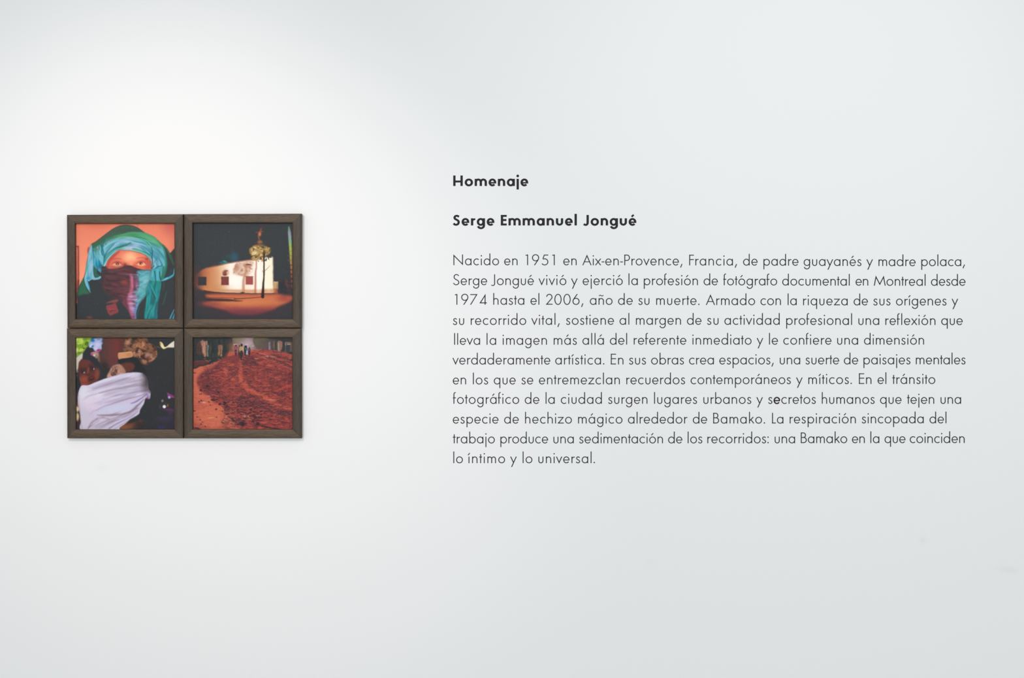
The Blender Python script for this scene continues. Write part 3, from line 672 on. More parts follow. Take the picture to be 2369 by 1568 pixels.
    # lower left and lower right ground
    c.rect(225, 1180, 330, 1340, (76, 62, 64), .9, 20)
    c.blob(255, 1075, 22, 34, (232, 208, 166), .95, .5); c.blob(255, 1170, 20, 46, (224, 196, 146), .95, .5); c.blob(262, 1020, 12, 30, (150, 96, 80), .8, .8); c.blob(250, 940, 10, 60, (96, 72, 110), .7, .8)
    c.blob(870, 1280, 120, 44, (120, 80, 64), .95, .7, -12); c.blob(820, 1300, 60, 22, (142, 92, 66), .8, .8); c.blob(1000, 1270, 60, 50, (66, 56, 56), .7, .8); c.blob(1025, 1220, 24, 14, (104, 66, 60), .7, .8); c.blob(920, 1225, 60, 16, (58, 54, 56), .8, .8, -20)
    # shawl
    sh = [(318, 790), (390, 788), (480, 752), (600, 706), (720, 670), (850, 640), (950, 632), (1035, 640), (1085, 680), (1110, 750), (1115, 830), (1138, 870), (1128, 950), (1080, 950), (1060, 1010), (1015, 1085), (1005, 1130), (960, 1165), (890, 1205), (830, 1255), (770, 1300), (730, 1340), (318, 1340), (298, 1230), (282, 1110), (262, 970), (268, 880), (290, 820)]
    c.fill(sh, (206, 196, 218), 1, 7)
    m = c.mask(sh, 7)
    def inside(f):
        k = c.im.copy(); f(); c.im = k*(1-m[..., None])+c.im*m[..., None]
    def folds():
        c.blob(340, 900, 70, 120, (226, 226, 234), .9, .9); c.blob(400, 1020, 90, 70, (226, 204, 226), .8, .9)
        c.blob(330, 1200, 44, 110, (204, 200, 210), .8, .9); c.blob(560, 900, 140, 44, (232, 222, 238), .85, .9, -14)
        c.line([(400, 800), (560, 740), (760, 690), (940, 650)], [20, 30, 34, 16], (222, 218, 236), .8, 12)
        c.line([(440, 838), (620, 780), (820, 715), (900, 690)], [10, 20, 22, 8], (160, 148, 170), .7, 10)
        c.line([(470, 850), (640, 800), (840, 760)], 14, (216, 208, 230), .7, 9)
        c.line([(520, 880), (700, 838), (900, 800), (1070, 780)], [8, 18, 26, 40], (158, 146, 162), .75, 11)
        c.line([(600, 900), (800, 850), (1000, 830)], 16, (206, 198, 218), .7, 10)
        c.line([(560, 960), (740, 910), (920, 880), (1100, 850)], [8, 20, 20, 26], (152, 142, 170), .7, 10)
        c.line([(560, 1010), (760, 950), (960, 905), (1110, 880)], [30, 28, 20, 14], (214, 208, 234), .8, 9)
        c.line([(480, 1100), (560, 1050), (700, 1005), (880, 950), (1000, 920), (1100, 890)], [10, 14, 16, 14, 12, 8], (168, 140, 166), .8, 8)
        c.blob(720, 1070, 190, 52, (206, 206, 232), .9, .7, -10); c.blob(560, 1110, 60, 30, (202, 204, 222), .7, .8)
        c.line([(1100, 900), (1040, 940), (960, 990), (900, 1010)], [8, 16, 18, 6], (132, 122, 172), .85, 8)
        c.line([(1060, 960), (1000, 1020), (930, 1080), (880, 1120)], [8, 16, 20, 12], (126, 114, 142), .85, 8)
        c.line([(500, 1150), (640, 1150), (780, 1140), (900, 1110), (980, 1060)], [14, 22, 26, 20, 8], (146, 124, 132), .85, 11)
        c.line([(560, 1180), (640, 1200)], 20, (164, 140, 150), .6, 14)
        c.line([(620, 1230), (760, 1200), (900, 1140), (1000, 1070)], [20, 24, 22, 14], (190, 178, 206), .8, 9)
        c.line([(480, 1300), (640, 1240), (760, 1205)], [10, 18, 6], (150, 134, 150), .8, 9)
        c.line([(640, 1310), (760, 1240), (900, 1170), (990, 1100)], [16, 16, 12, 6], (140, 128, 156), .8, 8)
        c.line([(700, 1320), (830, 1240), (940, 1165)], 14, (180, 168, 192), .8, 6)
        c.line([(390, 1300), (440, 1230), (500, 1190)], [16, 24, 16], (158, 128, 140), .75, 12)
        c.line([(400, 1150), (440, 1110), (480, 1085)], [8, 16, 8], (214, 176, 196), .8, 9)
        c.line([(370, 1330), (420, 1280), (520, 1220)], [6, 12, 6], (120, 108, 116), .5, 8)
        c.blob(540, 1310, 60, 16, (196, 194, 222), .7, .8)
        c.blob(1090, 760, 60, 110, (92, 84, 90), .95, .9); c.blob(1040, 690, 40, 40, (150, 138, 146), .6, .9); c.blob(960, 740, 60, 50, (172, 160, 176), .5, .9)
    inside(folds)
    c.streaks([(400, 820), (600, 730), (900, 660), (1040, 680), (1060, 860), (900, 960), (500, 1080), (340, 1000)], (228, 220, 238), (160, 146, 168), 200, 26, ang=-15, a=.4, b=30)
    c.streaks([(500, 1120), (800, 1100), (1000, 1010), (980, 1130), (820, 1230), (720, 1310), (420, 1310)], (214, 208, 230), (142, 128, 142), 170, 24, ang=-24, a=.4, b=30)
    c.blob(1110, 930, 16, 22, (150, 128, 190), .9, .7); c.blob(1098, 948, 18, 10, (130, 70, 90), .8, .7); c.blob(1128, 870, 12, 14, (120, 108, 150), .7, .8)
    c.line([(270, 900), (285, 1060), (300, 1230), (318, 1330)], 5, (150, 90, 96), .45, 5)
    c.line([(1060, 650), (1110, 700), (1140, 770), (1150, 840)], [30, 50, 60, 50], (64, 64, 67), .9, 34)
    # lights at the right
    c.fill([(1338, 876), (1432, 922), (1432, 946), (1352, 932)], (142, 70, 126), .95, 7, False)
    c.blob(1366, 936, 15, 15, (180, 168, 220), 1, .5); c.blob(1283, 978, 13, 15, (134, 126, 130), .95, .5); c.blob(1306, 1047, 19, 19, (238, 238, 244), 1, .3)
    c.blob(1347, 1034, 9, 18, (156, 98, 50), .9, .6, 16); c.blob(1255, 1050, 12, 22, (78, 80, 78), .7, .8); c.blob(1370, 1086, 74, 16, (98, 60, 94), .9, .7, 4); c.blob(1320, 1010, 12, 20, (84, 72, 60), .7, .8)
    c.blob(1320, 1195, 90, 30, (74, 62, 88), .7, .9); c.blob(1400, 1270, 40, 70, (62, 56, 76), .6, .9); c.blob(1270, 1300, 50, 18, (64, 62, 100), .8, .8); c.blob(1385, 1120, 30, 20, (96, 62, 96), .5, .9)
    c.warp(2, 60)
    c.tex(9, 9, (255, 240, 230), .6, 1, .05); c.tex(9, 9, (0, 0, 0), .6, 1, .045)
    return c

def paint_road(box):
    c = Canvas(box, (176, 84, 76), seed=12)
    A = (slice(None), slice(None))
    # road surface
    c.put(A, np.ones(c.X.shape), ramp(400, 1320, [(178, 82, 76), (164, 76, 72), (172, 78, 72), (168, 76, 72)], 1), 1)
    R = c.r
    sand = [(180, 570), (330, 560), (430, 520), (500, 500), (460, 560), (360, 620), (260, 680), (240, 760), (300, 880), (400, 930), (440, 1000), (520, 1030), (620, 1110), (700, 1200), (720, 1330), (180, 1330)]
    c.fill(sand, (214, 112, 90), 1, 24)
    c.fill([(180, 1230), (300, 1270), (420, 1300), (700, 1290), (700, 1340), (180, 1340)], (176, 86, 78), .7, 30)
    c.blob(240, 1050, 70, 40, (190, 92, 82), .7, .9); c.blob(400, 1140, 120, 60, (222, 118, 92), .7, .9)
    c.tex(60, 14, (226, 126, 98), .5, .8, .5, sand, 30); c.tex(50, 12, (184, 86, 78), .55, .8, .55, sand, 30)
    # track lines
    tr = (206, 98, 82)
    c.line([(1170, 500), (1165, 520)], 3, tr, 0)
    c.line([(765, 490), (768, 560), (765, 640), (760, 720)], [40, 46, 56, 70], tr, .95, 14)
    c.line([(760, 700), (800, 770), (880, 840), (990, 900), (1090, 950), (1200, 1010), (1400, 1080)], [70, 60, 66, 56, 60, 60, 40], (204, 96, 78), .9, 18)
    c.line([(760, 740), (690, 720), (600, 690), (520, 700)], [50, 40, 34, 20], (204, 96, 82), .8, 14)
    c.line([(760, 500), (690, 530), (600, 560), (560, 600), (590, 640)], [10, 18, 26, 24, 30], (204, 96, 80), .85, 12)
    c.blob(605, 620, 26, 22, (220, 112, 86), .9, .7); c.blob(630, 860, 100, 50, (196, 88, 78), .6, .9)
    c.line([(560, 700), (520, 780), (600, 880), (700, 930)], 40, (190, 84, 76), .6, 20)
    # dark soil
    dk = (108, 64, 68)
    c.fill([(620, 580), (720, 548), (742, 600), (735, 660), (690, 690), (620, 650)], (126, 68, 72), .8, 18)
    c.fill([(780, 480), (860, 430), (940, 470), (980, 540), (900, 552), (790, 545)], (108, 64, 70), .9, 16)
    c.fill([(300, 640), (420, 560), (520, 520), (560, 560), (480, 640), (420, 700), (520, 760), (540, 830), (500, 900), (420, 930), (330, 880), (270, 800), (250, 720)], (122, 66, 70), .75, 34)
    c.fill([(540, 860), (660, 900), (740, 900), (700, 980), (600, 1010), (520, 960), (480, 900)], (130, 68, 70), .6, 30)
    c.fill([(720, 960), (800, 900), (900, 900), (1050, 980), (1120, 1060), (1200, 1080), (1390, 1100), (1390, 1160), (1200, 1140), (1060, 1090), (900, 1060), (760, 1060)], (112, 64, 70), .8, 26)
    c.line([(860, 770), (930, 830), (1050, 870), (1190, 880), (1260, 905), (1390, 950)], [22, 28, 18, 20, 30, 12], (116, 64, 68), .8, 12)
    c.blob(1255, 905, 40, 14, (84, 62, 66), .9, .7, 8); c.blob(1190, 883, 14, 7, (76, 60, 66), .9, .7)
    c.line([(960, 590), (1100, 600), (1200, 610)], [14, 30, 14], (112, 64, 66), .75, 12)
    c.line([(700, 790), (780, 760)], 16, (130, 68, 70), .5, 12)
    c.blob(740, 860, 100, 24, (130, 66, 70), .6, .9)
    c.line([(1050, 650), (1180, 690), (1390, 750)], [16, 26, 22], (134, 70, 72), .6, 14)
    c.line([(1150, 420), (1250, 450), (1390, 480)], [16, 30, 40], (92, 66, 66), .8, 12)
    c.line([(1040, 430), (1180, 480), (1300, 530), (1390, 580)], [20, 34, 44, 40], (112, 66, 68), .8, 12)
    c.blob(1310, 1130, 90, 30, (86, 62, 68), .75, .8, 6); c.blob(1120, 760, 80, 14, (150, 74, 72), .6, .9); c.blob(1300, 740, 90, 14, (120, 66, 70), .6, .9)
    # bright ruts at the upper right
    for p, w, k in (([(900, 370), (1000, 400), (1120, 440), (1240, 480), (1390, 545)], [20, 18, 12, 8, 6], (214, 110, 94)), ([(980, 420), (1080, 470), (1180, 500), (1300, 560), (1390, 600)], [10, 10, 8, 8, 6], (208, 112, 94)), ([(1050, 440), (1130, 440), (1200, 452)], [8, 16, 6], (214, 148, 140)), ([(935, 465), (990, 468)], [8, 10], (216, 140, 128)), ([(1000, 390), (1200, 405), (1390, 410)], [16, 14, 18], (206, 100, 88)), ([(990, 545), (1100, 550), (1200, 580)], [20, 20, 8], (206, 90, 78)), ([(880, 350), (1000, 362), (1100, 372)], [24, 16, 10], (200, 104, 94))):
        c.line(p, w, k, .85, 6)
    c.blob(975, 492, 26, 9, (92, 62, 62), .8, .7); c.blob(1320, 830, 90, 40, (190, 74, 66), .6, .9)
    # broken texture over the road
    road = [(430, 470), (800, 420), (900, 360), (1400, 420), (1400, 1330), (600, 1330), (560, 1060), (420, 930), (250, 780), (300, 640)]
    c.tex(70, 26, (112, 62, 66), .5, .75, .6, road, 20); c.tex(42, 11, (92, 60, 64), .52, .8, .7, road, 20); c.tex(46, 11, (216, 104, 88), .58, .84, .6, road, 20)
    c.tex(20, 8, (84, 56, 60), .56, .82, .7, road, 20); c.tex(20, 8, (220, 116, 96), .62, .88, .5, road, 20)
    c.line([(765, 490), (768, 560), (765, 640), (770, 720)], [24, 30, 36, 40], (206, 98, 84), .3, 14)
    c.line([(760, 700), (800, 770), (880, 840), (990, 900), (1090, 950), (1200, 1010)], [36, 32, 34, 30, 30, 20], (210, 100, 82), .3, 16)
    # stones
    lump = [(300, 780), (500, 760), (560, 900), (760, 960), (1120, 1000), (1180, 1100), (900, 1250), (700, 1250), (560, 1080), (400, 930)]
    M = c.mask(lump, 20); n = 0
    while n < 230:
        x, y = R.uniform(240, 1200), R.uniform(740, 1300)
        i, j = int(np.searchsorted(c.xs, x)), int(np.searchsorted(c.ys, y))
        if j >= c.h or i >= c.w or M[j, i] < R.rand(): continue
        z = .6+(y-740)/500*.8
        c.blob(x, y, R.uniform(7, 16)*z, R.uniform(4, 8)*z, (70+R.uniform(0, 30), 52+R.uniform(0, 12), 58+R.uniform(0, 10)), .85, .6, R.uniform(-20, 20))
        if R.rand() < .5: c.blob(x+R.uniform(-4, 8), y-8*z, 9*z, 3*z, (212, 118, 100), .7, .7)
        n += 1
    for x, y, rx, ry in ((286, 850, 16, 12), (435, 968, 26, 13), (480, 960, 12, 8), (290, 975, 12, 8), (266, 990, 10, 9), (473, 1078, 11, 9), (544, 1105, 9, 7), (515, 1020, 18, 13), (575, 1004, 20, 11), (385, 993, 14, 6), (400, 1027, 8, 6), (277, 1206, 11, 6), (304, 1234, 12, 6), (288, 1260, 9, 7), (338, 1288, 9, 7), (548, 1236, 20, 8), (475, 1174, 8, 5), (790, 1262, 28, 28), (975, 1255, 24, 22), (915, 1230, 20, 9), (270, 900, 8, 6), (290, 895, 8, 8), (365, 800, 22, 9), (240, 1175, 8, 6), (500, 876, 16, 10), (1000, 1215, 40, 6), (925, 1110, 12, 10), (880, 1120, 10, 7), (1060, 1290, 60, 8), (1180, 1312, 120, 8), (1330, 1245, 50, 5), (970, 1210, 12, 6), (1130, 1200, 14, 7), (240, 1310, 40, 10), (205, 1100, 16, 6), (205, 640, 22, 5)):
        c.blob(x, y, rx, ry, (66, 56, 62), .92, .5, 8)
    for x, y, rx, ry, k in ((322, 998, 24, 7, (238, 170, 146)), (410, 1182, 36, 6, (230, 176, 110)), (818, 1162, 18, 14, (206, 140, 124)), (860, 1168, 12, 8, (196, 120, 104)), (970, 1160, 14, 7, (214, 120, 100)), (378, 920, 22, 6, (228, 150, 130)), (1130, 965, 60, 8, (218, 130, 110)), (865, 1205, 40, 6, (214, 124, 96)), (560, 1230, 16, 5, (226, 150, 130)), (462, 1070, 5, 4, (220, 140, 120)), (1050, 1240, 40, 10, (196, 96, 84)), (1000, 1308, 26, 12, (200, 90, 78))):
        c.blob(x, y, rx, ry, k, .85, .6)
    # trees and huts at the left
    c.fill([(180, 200), (720, 200), (700, 260), (640, 300), (640, 400), (600, 450), (520, 480), (440, 510), (400, 530), (300, 555), (180, 570)], (62, 66, 67), 1, 8)
    c.fill([(180, 500), (350, 490), (390, 510), (330, 540), (180, 572)], (108, 66, 66), .9, 8); c.line([(240, 552), (330, 545), (400, 520), (430, 500)], [10, 14, 20, 10], (62, 62, 66), .9, 7)
    c.line([(230, 500), (360, 496)], 6, (150, 80, 72), .7, 5)
    c.fill([(236, 300), (262, 260), (300, 245), (300, 420), (240, 415)], (104, 72, 68), .9, 12, False)
    c.fill([(280, 262), (305, 240), (330, 262), (362, 252), (372, 300), (350, 310), (350, 430), (330, 445), (305, 400), (300, 320)], (196, 138, 118), 1, 8, False)
    c.line([(330, 270), (325, 420)], 8, (224, 168, 150), .7, 6); c.line([(345, 300), (345, 430)], 5, (180, 110, 90), .7, 4)
    c.blob(335, 420, 14, 26, (200, 136, 86), .8, .7)
    c.fill([(358, 304), (386, 304), (382, 350), (374, 380), (376, 440), (362, 442), (360, 380)], (150, 158, 150), 1, 5, False)
    c.line([(407, 285), (405, 345), (400, 410)], [5, 10, 6], (104, 98, 66), .9, 6)
    c.fill([(495, 310), (510, 300), (548, 306), (548, 370), (540, 440), (525, 440), (520, 410), (505, 430), (492, 425), (496, 370)], (166, 118, 96), 1, 8, False)
    c.streaks([(230, 250), (640, 250), (640, 430), (520, 450), (230, 430)], (96, 80, 70), (52, 54, 56), 90, 16, ang=90, a=.4, b=14)
    c.line([(519, 320), (518, 420)], [4, 12], (92, 70, 60), .85, 4); c.blob(533, 425, 8, 8, (226, 140, 104), .9, .6); c.blob(505, 400, 7, 26, (170, 140, 80), .7, .7)
    c.fill([(590, 400), (640, 380), (700, 400), (760, 430), (740, 500), (640, 490), (540, 500), (560, 460)], (132, 70, 68), .8, 16)
    for x, y in ((335, 470), (355, 490), (500, 470), (545, 460), (515, 480), (370, 500), (395, 490)): c.blob(x, y, 12, 6, (166, 92, 70), .8, .7)
    c.line([(610, 300), (615, 380)], 10, (110, 80, 66), .8, 5); c.line([(632, 290), (630, 370)], 8, (128, 90, 72), .8, 5)
    c.fill([(620, 390), (640, 370), (700, 390), (700, 420), (610, 440)], (206, 104, 84), .8, 10)
    # hazy far end and the right side
    c.fill([(690, 200), (980, 200), (990, 300), (960, 350), (880, 360), (800, 380), (660, 380), (640, 330), (670, 260)], ramp(660, 980, [(128, 96, 80), (150, 124, 112), (172, 146, 148), (180, 152, 156), (160, 134, 134), (118, 98, 92)]), 1, 10)
    c.blob(750, 240, 60, 24, (140, 128, 104), .7, .8); c.blob(700, 228, 26, 8, (120, 140, 76), .8, .7); c.blob(860, 290, 60, 34, (196, 166, 170), .7, .8); c.blob(720, 330, 50, 30, (190, 130, 116), .7, .8)
    c.line([(820, 296), (860, 294)], 5, (236, 214, 206), .9, 4); c.blob(915, 316, 8, 5, (220, 196, 200), .9, .6); c.blob(640, 300, 20, 70, (112, 84, 70), .6, .8)
    c.fill([(950, 200), (1400, 200), (1400, 410), (1300, 384), (1180, 366), (1060, 352), (960, 345)], ramp(950, 1400, [(112, 102, 88), (106, 90, 84), (96, 84, 80), (78, 76, 72), (70, 70, 68), (74, 72, 70)]), 1, 8)
    c.fill([(1110, 195), (1400, 195), (1400, 262), (1290, 262), (1200, 240), (1120, 230)], (66, 67, 66), .9, 12)
    c.blob(1020, 232, 50, 14, (112, 110, 74), .7, .8)
    c.line([(1114, 275), (1114, 350)], [18, 24], (146, 134, 150), .95, 6); c.line([(1168, 262), (1170, 350)], [14, 20], (134, 106, 80), .9, 6); c.line([(1190, 260), (1190, 360)], 12, (70, 68, 68), .8, 5)
    c.fill([(1215, 262), (1262, 255), (1272, 300), (1258, 375), (1218, 372)], (152, 112, 98), 1, 6); c.line([(1226, 275), (1228, 365)], 14, (170, 150, 150), .9, 5); c.line([(1282, 250), (1280, 380)], 14, (64, 64, 64), .8, 6)
    c.rect(1304, 268, 1400, 392, (112, 92, 86), .95, 6); c.rect(1316, 296, 1362, 390, (70, 72, 82), .95, 5); c.line([(1332, 292), (1362, 292)], 9, (206, 206, 150), .95, 4); c.line([(1318, 268), (1365, 275)], 9, (176, 120, 110), .9, 5); c.line([(1307, 285), (1310, 300)], 10, (170, 168, 190), .8, 4)
    c.line([(1150, 352), (1180, 350)], 12, (70, 72, 92), .8, 6); c.blob(1265, 372, 14, 12, (66, 60, 64), .8, .7); c.blob(1370, 395, 20, 10, (60, 60, 62), .8, .7)
    c.line([(980, 330), (1080, 340)], 10, (110, 88, 96), .6, 6)
    # walkers
    def figure(x, head, foot, w, top, low):
        h = foot-head
        c.fill([(x-w*.5, head+h*.2), (x+w*.5, head+h*.2), (x+w*.45, head+h*.55), (x-w*.45, head+h*.55)], top, .95, 4)
        c.fill([(x-w*.36, head+h*.5), (x+w*.36, head+h*.5), (x+w*.12, foot), (x-w*.12, foot)], low, .95, 4)
        c.blob(x, head+h*.1, w*.22, h*.075, (58, 46, 48), 1, .4)
    figure(708, 300, 432, 36, (190, 88, 104), (72, 58, 80)); c.line([(684, 297), (718, 294)], 9, (224, 220, 228), 1, 4); c.line([(690, 303), (715, 303)], 4, (50, 46, 50), .9, 3); c.line([(700, 386), (722, 386)], 5, (200, 150, 150), .8, 3)
    c.line([(692, 320), (697, 345)], 6, (110, 62, 66), .8, 4); c.line([(722, 320), (718, 345)], 6, (110, 62, 66), .8, 4)
    figure(750, 298, 450, 28, (96, 100, 88), (62, 60, 60)); figure(776, 286, 478, 50, (196, 152, 112), (58, 62, 60)); c.line([(795, 330), (798, 380)], 8, (226, 180, 130), .8, 4); c.blob(776, 300, 10, 15, (50, 40, 42), 1, .4)
    c.fill([(812, 316), (842, 318), (850, 360), (852, 400), (840, 430), (822, 428), (808, 380)], (62, 66, 74), .95, 5); c.line([(843, 375), (846, 412)], [16, 18], (172, 206, 214), .95, 4); c.line([(830, 345), (845, 365)], 10, (120, 150, 170), .8, 4); c.blob(832, 322, 16, 10, (52, 50, 52), .9, .5)
    c.line([(850, 310), (852, 330)], 9, (210, 180, 180), .8, 4)
    figure(872, 326, 434, 24, (92, 74, 90), (66, 52, 62))
    c.line([(770, 470), (780, 482)], 10, (60, 56, 56), .8, 4)
    c.warp(3.2, 34); c.im = c.im*np.array([.94, .965, .97])
    c.tex(9, 8, (255, 230, 220), .55, .95, .06); c.tex(9, 8, (0, 0, 0), .55, .95, .09)
    return c
# ---------------------------------------------------------------- the wall
m_wall, nt, b = mat('wall_paint', (.80, .80, .795), .75, .18)
N, Lk = nt.nodes, nt.links
tc = N.new('ShaderNodeTexCoord')
no = N.new('ShaderNodeTexNoise'); no.inputs['Scale'].default_value = 260; no.inputs['Detail'].default_value = 4
bp = N.new('ShaderNodeBump'); bp.inputs['Strength'].default_value = .05; bp.inputs['Distance'].default_value = .001
Lk.new(tc.outputs['Object'], no.inputs['Vector']); Lk.new(no.outputs['Fac'], bp.inputs['Height']); Lk.new(bp.outputs['Normal'], b.inputs['Normal'])
def smudge(prev, cx, cz, rx, rz, amount, rot=0):
    """a faint scuff on the paint"""
    mp = N.new('ShaderNodeMapping'); mp.vector_type = 'TEXTURE'
    mp.inputs['Location'].default_value = (cx, 0, cz); mp.inputs['Rotation'].default_value = (0, rot, 0); mp.inputs['Scale'].default_value = (rx, 1, rz)
    gr = N.new('ShaderNodeTexGradient'); gr.gradient_type = 'QUADRATIC_SPHERE'
    mu = N.new('ShaderNodeMath'); mu.operation = 'MULTIPLY'; mu.inputs[1].default_value = amount
    mx = N.new('ShaderNodeMix'); mx.data_type = 'RGBA'; mx.inputs[7].default_value = (.55, .57, .58, 1)
    Lk.new(tc.outputs['Object'], mp.inputs['Vector']); Lk.new(mp.outputs['Vector'], gr.inputs['Vector'])
    Lk.new(gr.outputs['Fac'], mu.inputs[0]); Lk.new(mu.outputs[0], mx.inputs[0])
    if prev is None: mx.inputs[6].default_value = (.80, .80, .795, 1)
    else: Lk.new(prev.outputs[2], mx.inputs[6])
    return mx
k = smudge(None, wx(2332), wz(1318), .060, .022, .24, .12)
k = smudge(k, wx(2135), wz(1249), .022, .022, .22)
k = smudge(k, wx(1500), wz(1300), .03, .02, .08); k = smudge(k, wx(235), wz(1082), .03, .02, .14)
Lk.new(k.outputs[2], b.inputs['Base Color'])
def box_obj(name, x0, x1, y0, y1, z0, z1, m):
    v = [(x, y, z) for x in (x0, x1) for y in (y0, y1) for z in (z0, z1)]
    f = [(0, 1, 3, 2), (4, 6, 7, 5), (0, 4, 5, 1), (2, 3, 7, 6), (0, 2, 6, 4), (1, 5, 7, 3)]
    return mesh_obj(name, v, f, m)
wall = box_obj('wall_back', -4.5, 4.5, 0, .15, 0, 3.2, m_wall); wall['kind'] = 'structure'
m_floor, nt2, b2 = mat('floor_concrete', (.42, .42, .42), .5, .3)
nf = nt2.nodes.new('ShaderNodeTexNoise'); nf.inputs['Scale'].default_value = 3; nf.inputs['Detail'].default_value = 8
rf = nt2.nodes.new('ShaderNodeValToRGB'); rf.color_ramp.elements[0].color = (.36, .36, .36, 1); rf.color_ramp.elements[1].color = (.48, .48, .475, 1)
nt2.links.new(nf.outputs['Fac'], rf.inputs['Fac']); nt2.links.new(rf.outputs['Color'], b2.inputs['Base Color'])
floor = box_obj('floor', -4.5, 4.5, -6, .15, -.1, 0, m_floor); floor['kind'] = 'structure'

# ---------------------------------------------------------------- vinyl lettering
m_vinyl, _, _ = mat('charcoal_vinyl', lin((34, 31, 36)), .65, .22)
LX, BX = 7.403, 5.0404
HXL, HYL = 7.6, 7.0
def lettering(name, at, label, cat, parent=None):
    o = empty(name, at if not parent else tuple(Vector(at)-Vector(parent['at'])), label, cat, None, parent)
    o['at'] = at
    return o
def at_px(x, y): return (wx(x), 0.0, wz(y))
h1 = build_word('Homenaje', 1030+93/BX, 1030+967/BX, 390+202/BX, BOLD, BX, 13.4, 11.4, m_vinyl, None, 'heading_lettering')
h1['label'] = 'short bold one-word heading in charcoal vinyl letters, topmost on the wall'; h1['category'] = 'lettering'
h2 = lettering('heading_lettering', at_px(1048, 521), 'bold three-word name heading in charcoal vinyl, between short heading and long paragraph', 'lettering')
for t, a, z in (('Serge', 92, 573), ('Emmanuel', 648, 1535), ('Jongué', 1607, 2228)):
    build_word(t, 1030+a/BX, 1030+z/BX, 390+662/BX, BOLD, BX, 13.4, 11.4, m_vinyl, h2)
par = lettering('paragraph_lettering', at_px(1047, 1070), 'long eleven-line paragraph in thin charcoal vinyl letters on white wall', 'lettering')
# words as (text, start, end) measured in strips of the photograph; A B C D name the strip that starts at x = 1030, 1330, 1630, 1930
STRIP = {'A': 1030, 'B': 1330, 'C': 1630, 'D': 1930}
LINES = [
 (570, (320, 321, 326, 335), 'Nacido A140 A922|en A1010 A1240|1951 A1378 A1877|en A2022 A2252|Aix-en-Provence, B128 B1840|Francia, B1957 C553|de C660 C908|padre C1008 C1608|guayanés C1697 D465|y D550 D663|madre D757 D1393|polaca, D1490 D2235'),
 (570, (660, 660, 664, 671), 'Serge A135 A718|Jongué A785 A1518|vivió A1600 A2075|y A2155 A2268|ejerció B133 B820|la B917 B1077|profesión B1180 B2107|de B2205 C228|fotógrafo C320 C1243|documental C1330 D265|en D365 D583|Montreal D677 D1565|desde D1657 D2248'),
 (570, (997, 998, 1003, 1008), '1974 A167 A712|hasta A822 A1355|el A1460 A1613|2006, A1727 B143|año B257 B645|de B740 B990|su B1088 B1278|muerte. B1392 B2135|Armado C22 C865|con C957 C1308|la C1422 C1578|riqueza C1687 D230|de D332 D577|sus D670 D963|orígenes D1057 D1922|y D2010 D2122'),
 (710, (305, 302, 303, 307), 'su A133 A325|recorrido A437 A1387|vital, A1475 A1958|sostiene A2070 B670|al B765 B933|margen B1045 B1817|de B1920 B2168|su B2265 C240|actividad C340 C1287|profesional C1397 D305|una D413 D770|reflexión D875 D1733|que D1833 D2200'),
 (710, (646, 643, 643, 643), 'lleva A152 A597|la A708 A872|imagen A985 A1742|más A1857 A2255|allá B130 B497|del B600 B895|referente B1007 B1908|inmediato B2013 C805|y C893 C1008|le C1103 C1257|confiere C1348 C2173|una C2270 D408|dimensión D510 D1538'),
 (710, (983, 983, 981, 980), 'verdaderamente A125 A1800|artística. A1885 B505|En B615 B832|sus B928 B1218|obras B1305 B1868|crea B1955 C160|espacios, C252 C1182|una C1287 C1638|suerte C1730 C2305|de D165 D410|paisajes D500 D1305|mentales D1397 D2248'),
 (850, (287, 286, 283, 280), 'en A130 A358|los A473 A735|que A833 A1207|se A1307 A1508|entremezclan A1605 B770|recuerdos B880 B1887|contemporáneos B1982 C1478|y C1567 C1680|míticos. C1777 D302|En D422 D637|el D742 D893|tránsito D993 D1730'),
 (850, (620, 620, 620, 620), 'fotográfico A132 A1267|de A1363 A1612|la A1718 A1875|ciudad A1980 B462|surgen B570 B1243|lugares B1355 B2093|urbanos B2200 C800|y C887 C1000|secretos C1090 C1905|humanos C2007 D692|que D785 D1152|tejen D1245 D1712|una D1820 D2172'),
 (850, (958, 958, 958, 954), 'especie A130 A913|de A1010 A1260|hechizo A1367 A2170|mágico A2275 B815|alrededor B910 B1927|de B2020 B2265|Bamako. C147 C1037|La C1155 C1350|respiración C1457 D370|sincopada D472 D1532|del D1632 D1922'),
 (960, (482, 482, 481, 477), 'trabajo A130 A850|produce A945 A1762|una A1852 A2202|sedimentación A2295 B1508|de B1597 B1840|los B1930 B2183|recorridos: B2268 C1100|una C1200 C1550|Bamako C1648 D222|en D303 D523|la D617 D772|que D862 D1220|coinciden D1293 D2233'),
 (960, (822, 822, 822, 822), 'lo A138 A303|íntimo A398 A1025|y A1113 A1227|lo A1325 A1493|universal. A1595 B345'),
]
for y0, base, words in LINES:
    bx = np.array([1190, 1490, 1790, 2090]); by = y0+np.array(base)/LX
    line = lettering('text_line', at_px(1047, float(by[0])), None, None, par)
    for w in words.split('|'):
        t, a, z = w.split()
        a = STRIP[a[0]]+float(a[1:])/LX; z = STRIP[z[0]]+float(z[1:])/LX
        y = float(np.interp((a+z)/2, bx, by))
        if t in ('íntimo', 'y') and False: pass
        o = build_word(t, a, z, y, LIGHT, LX, HXL, HYL, m_vinyl, line, heavy=(1,) if t == 'secretos' else ())
        if len(t) > 3: o.rotation_euler.y = math.atan2(float(np.interp(z, bx, by)-np.interp(a, bx, by)), z-a)

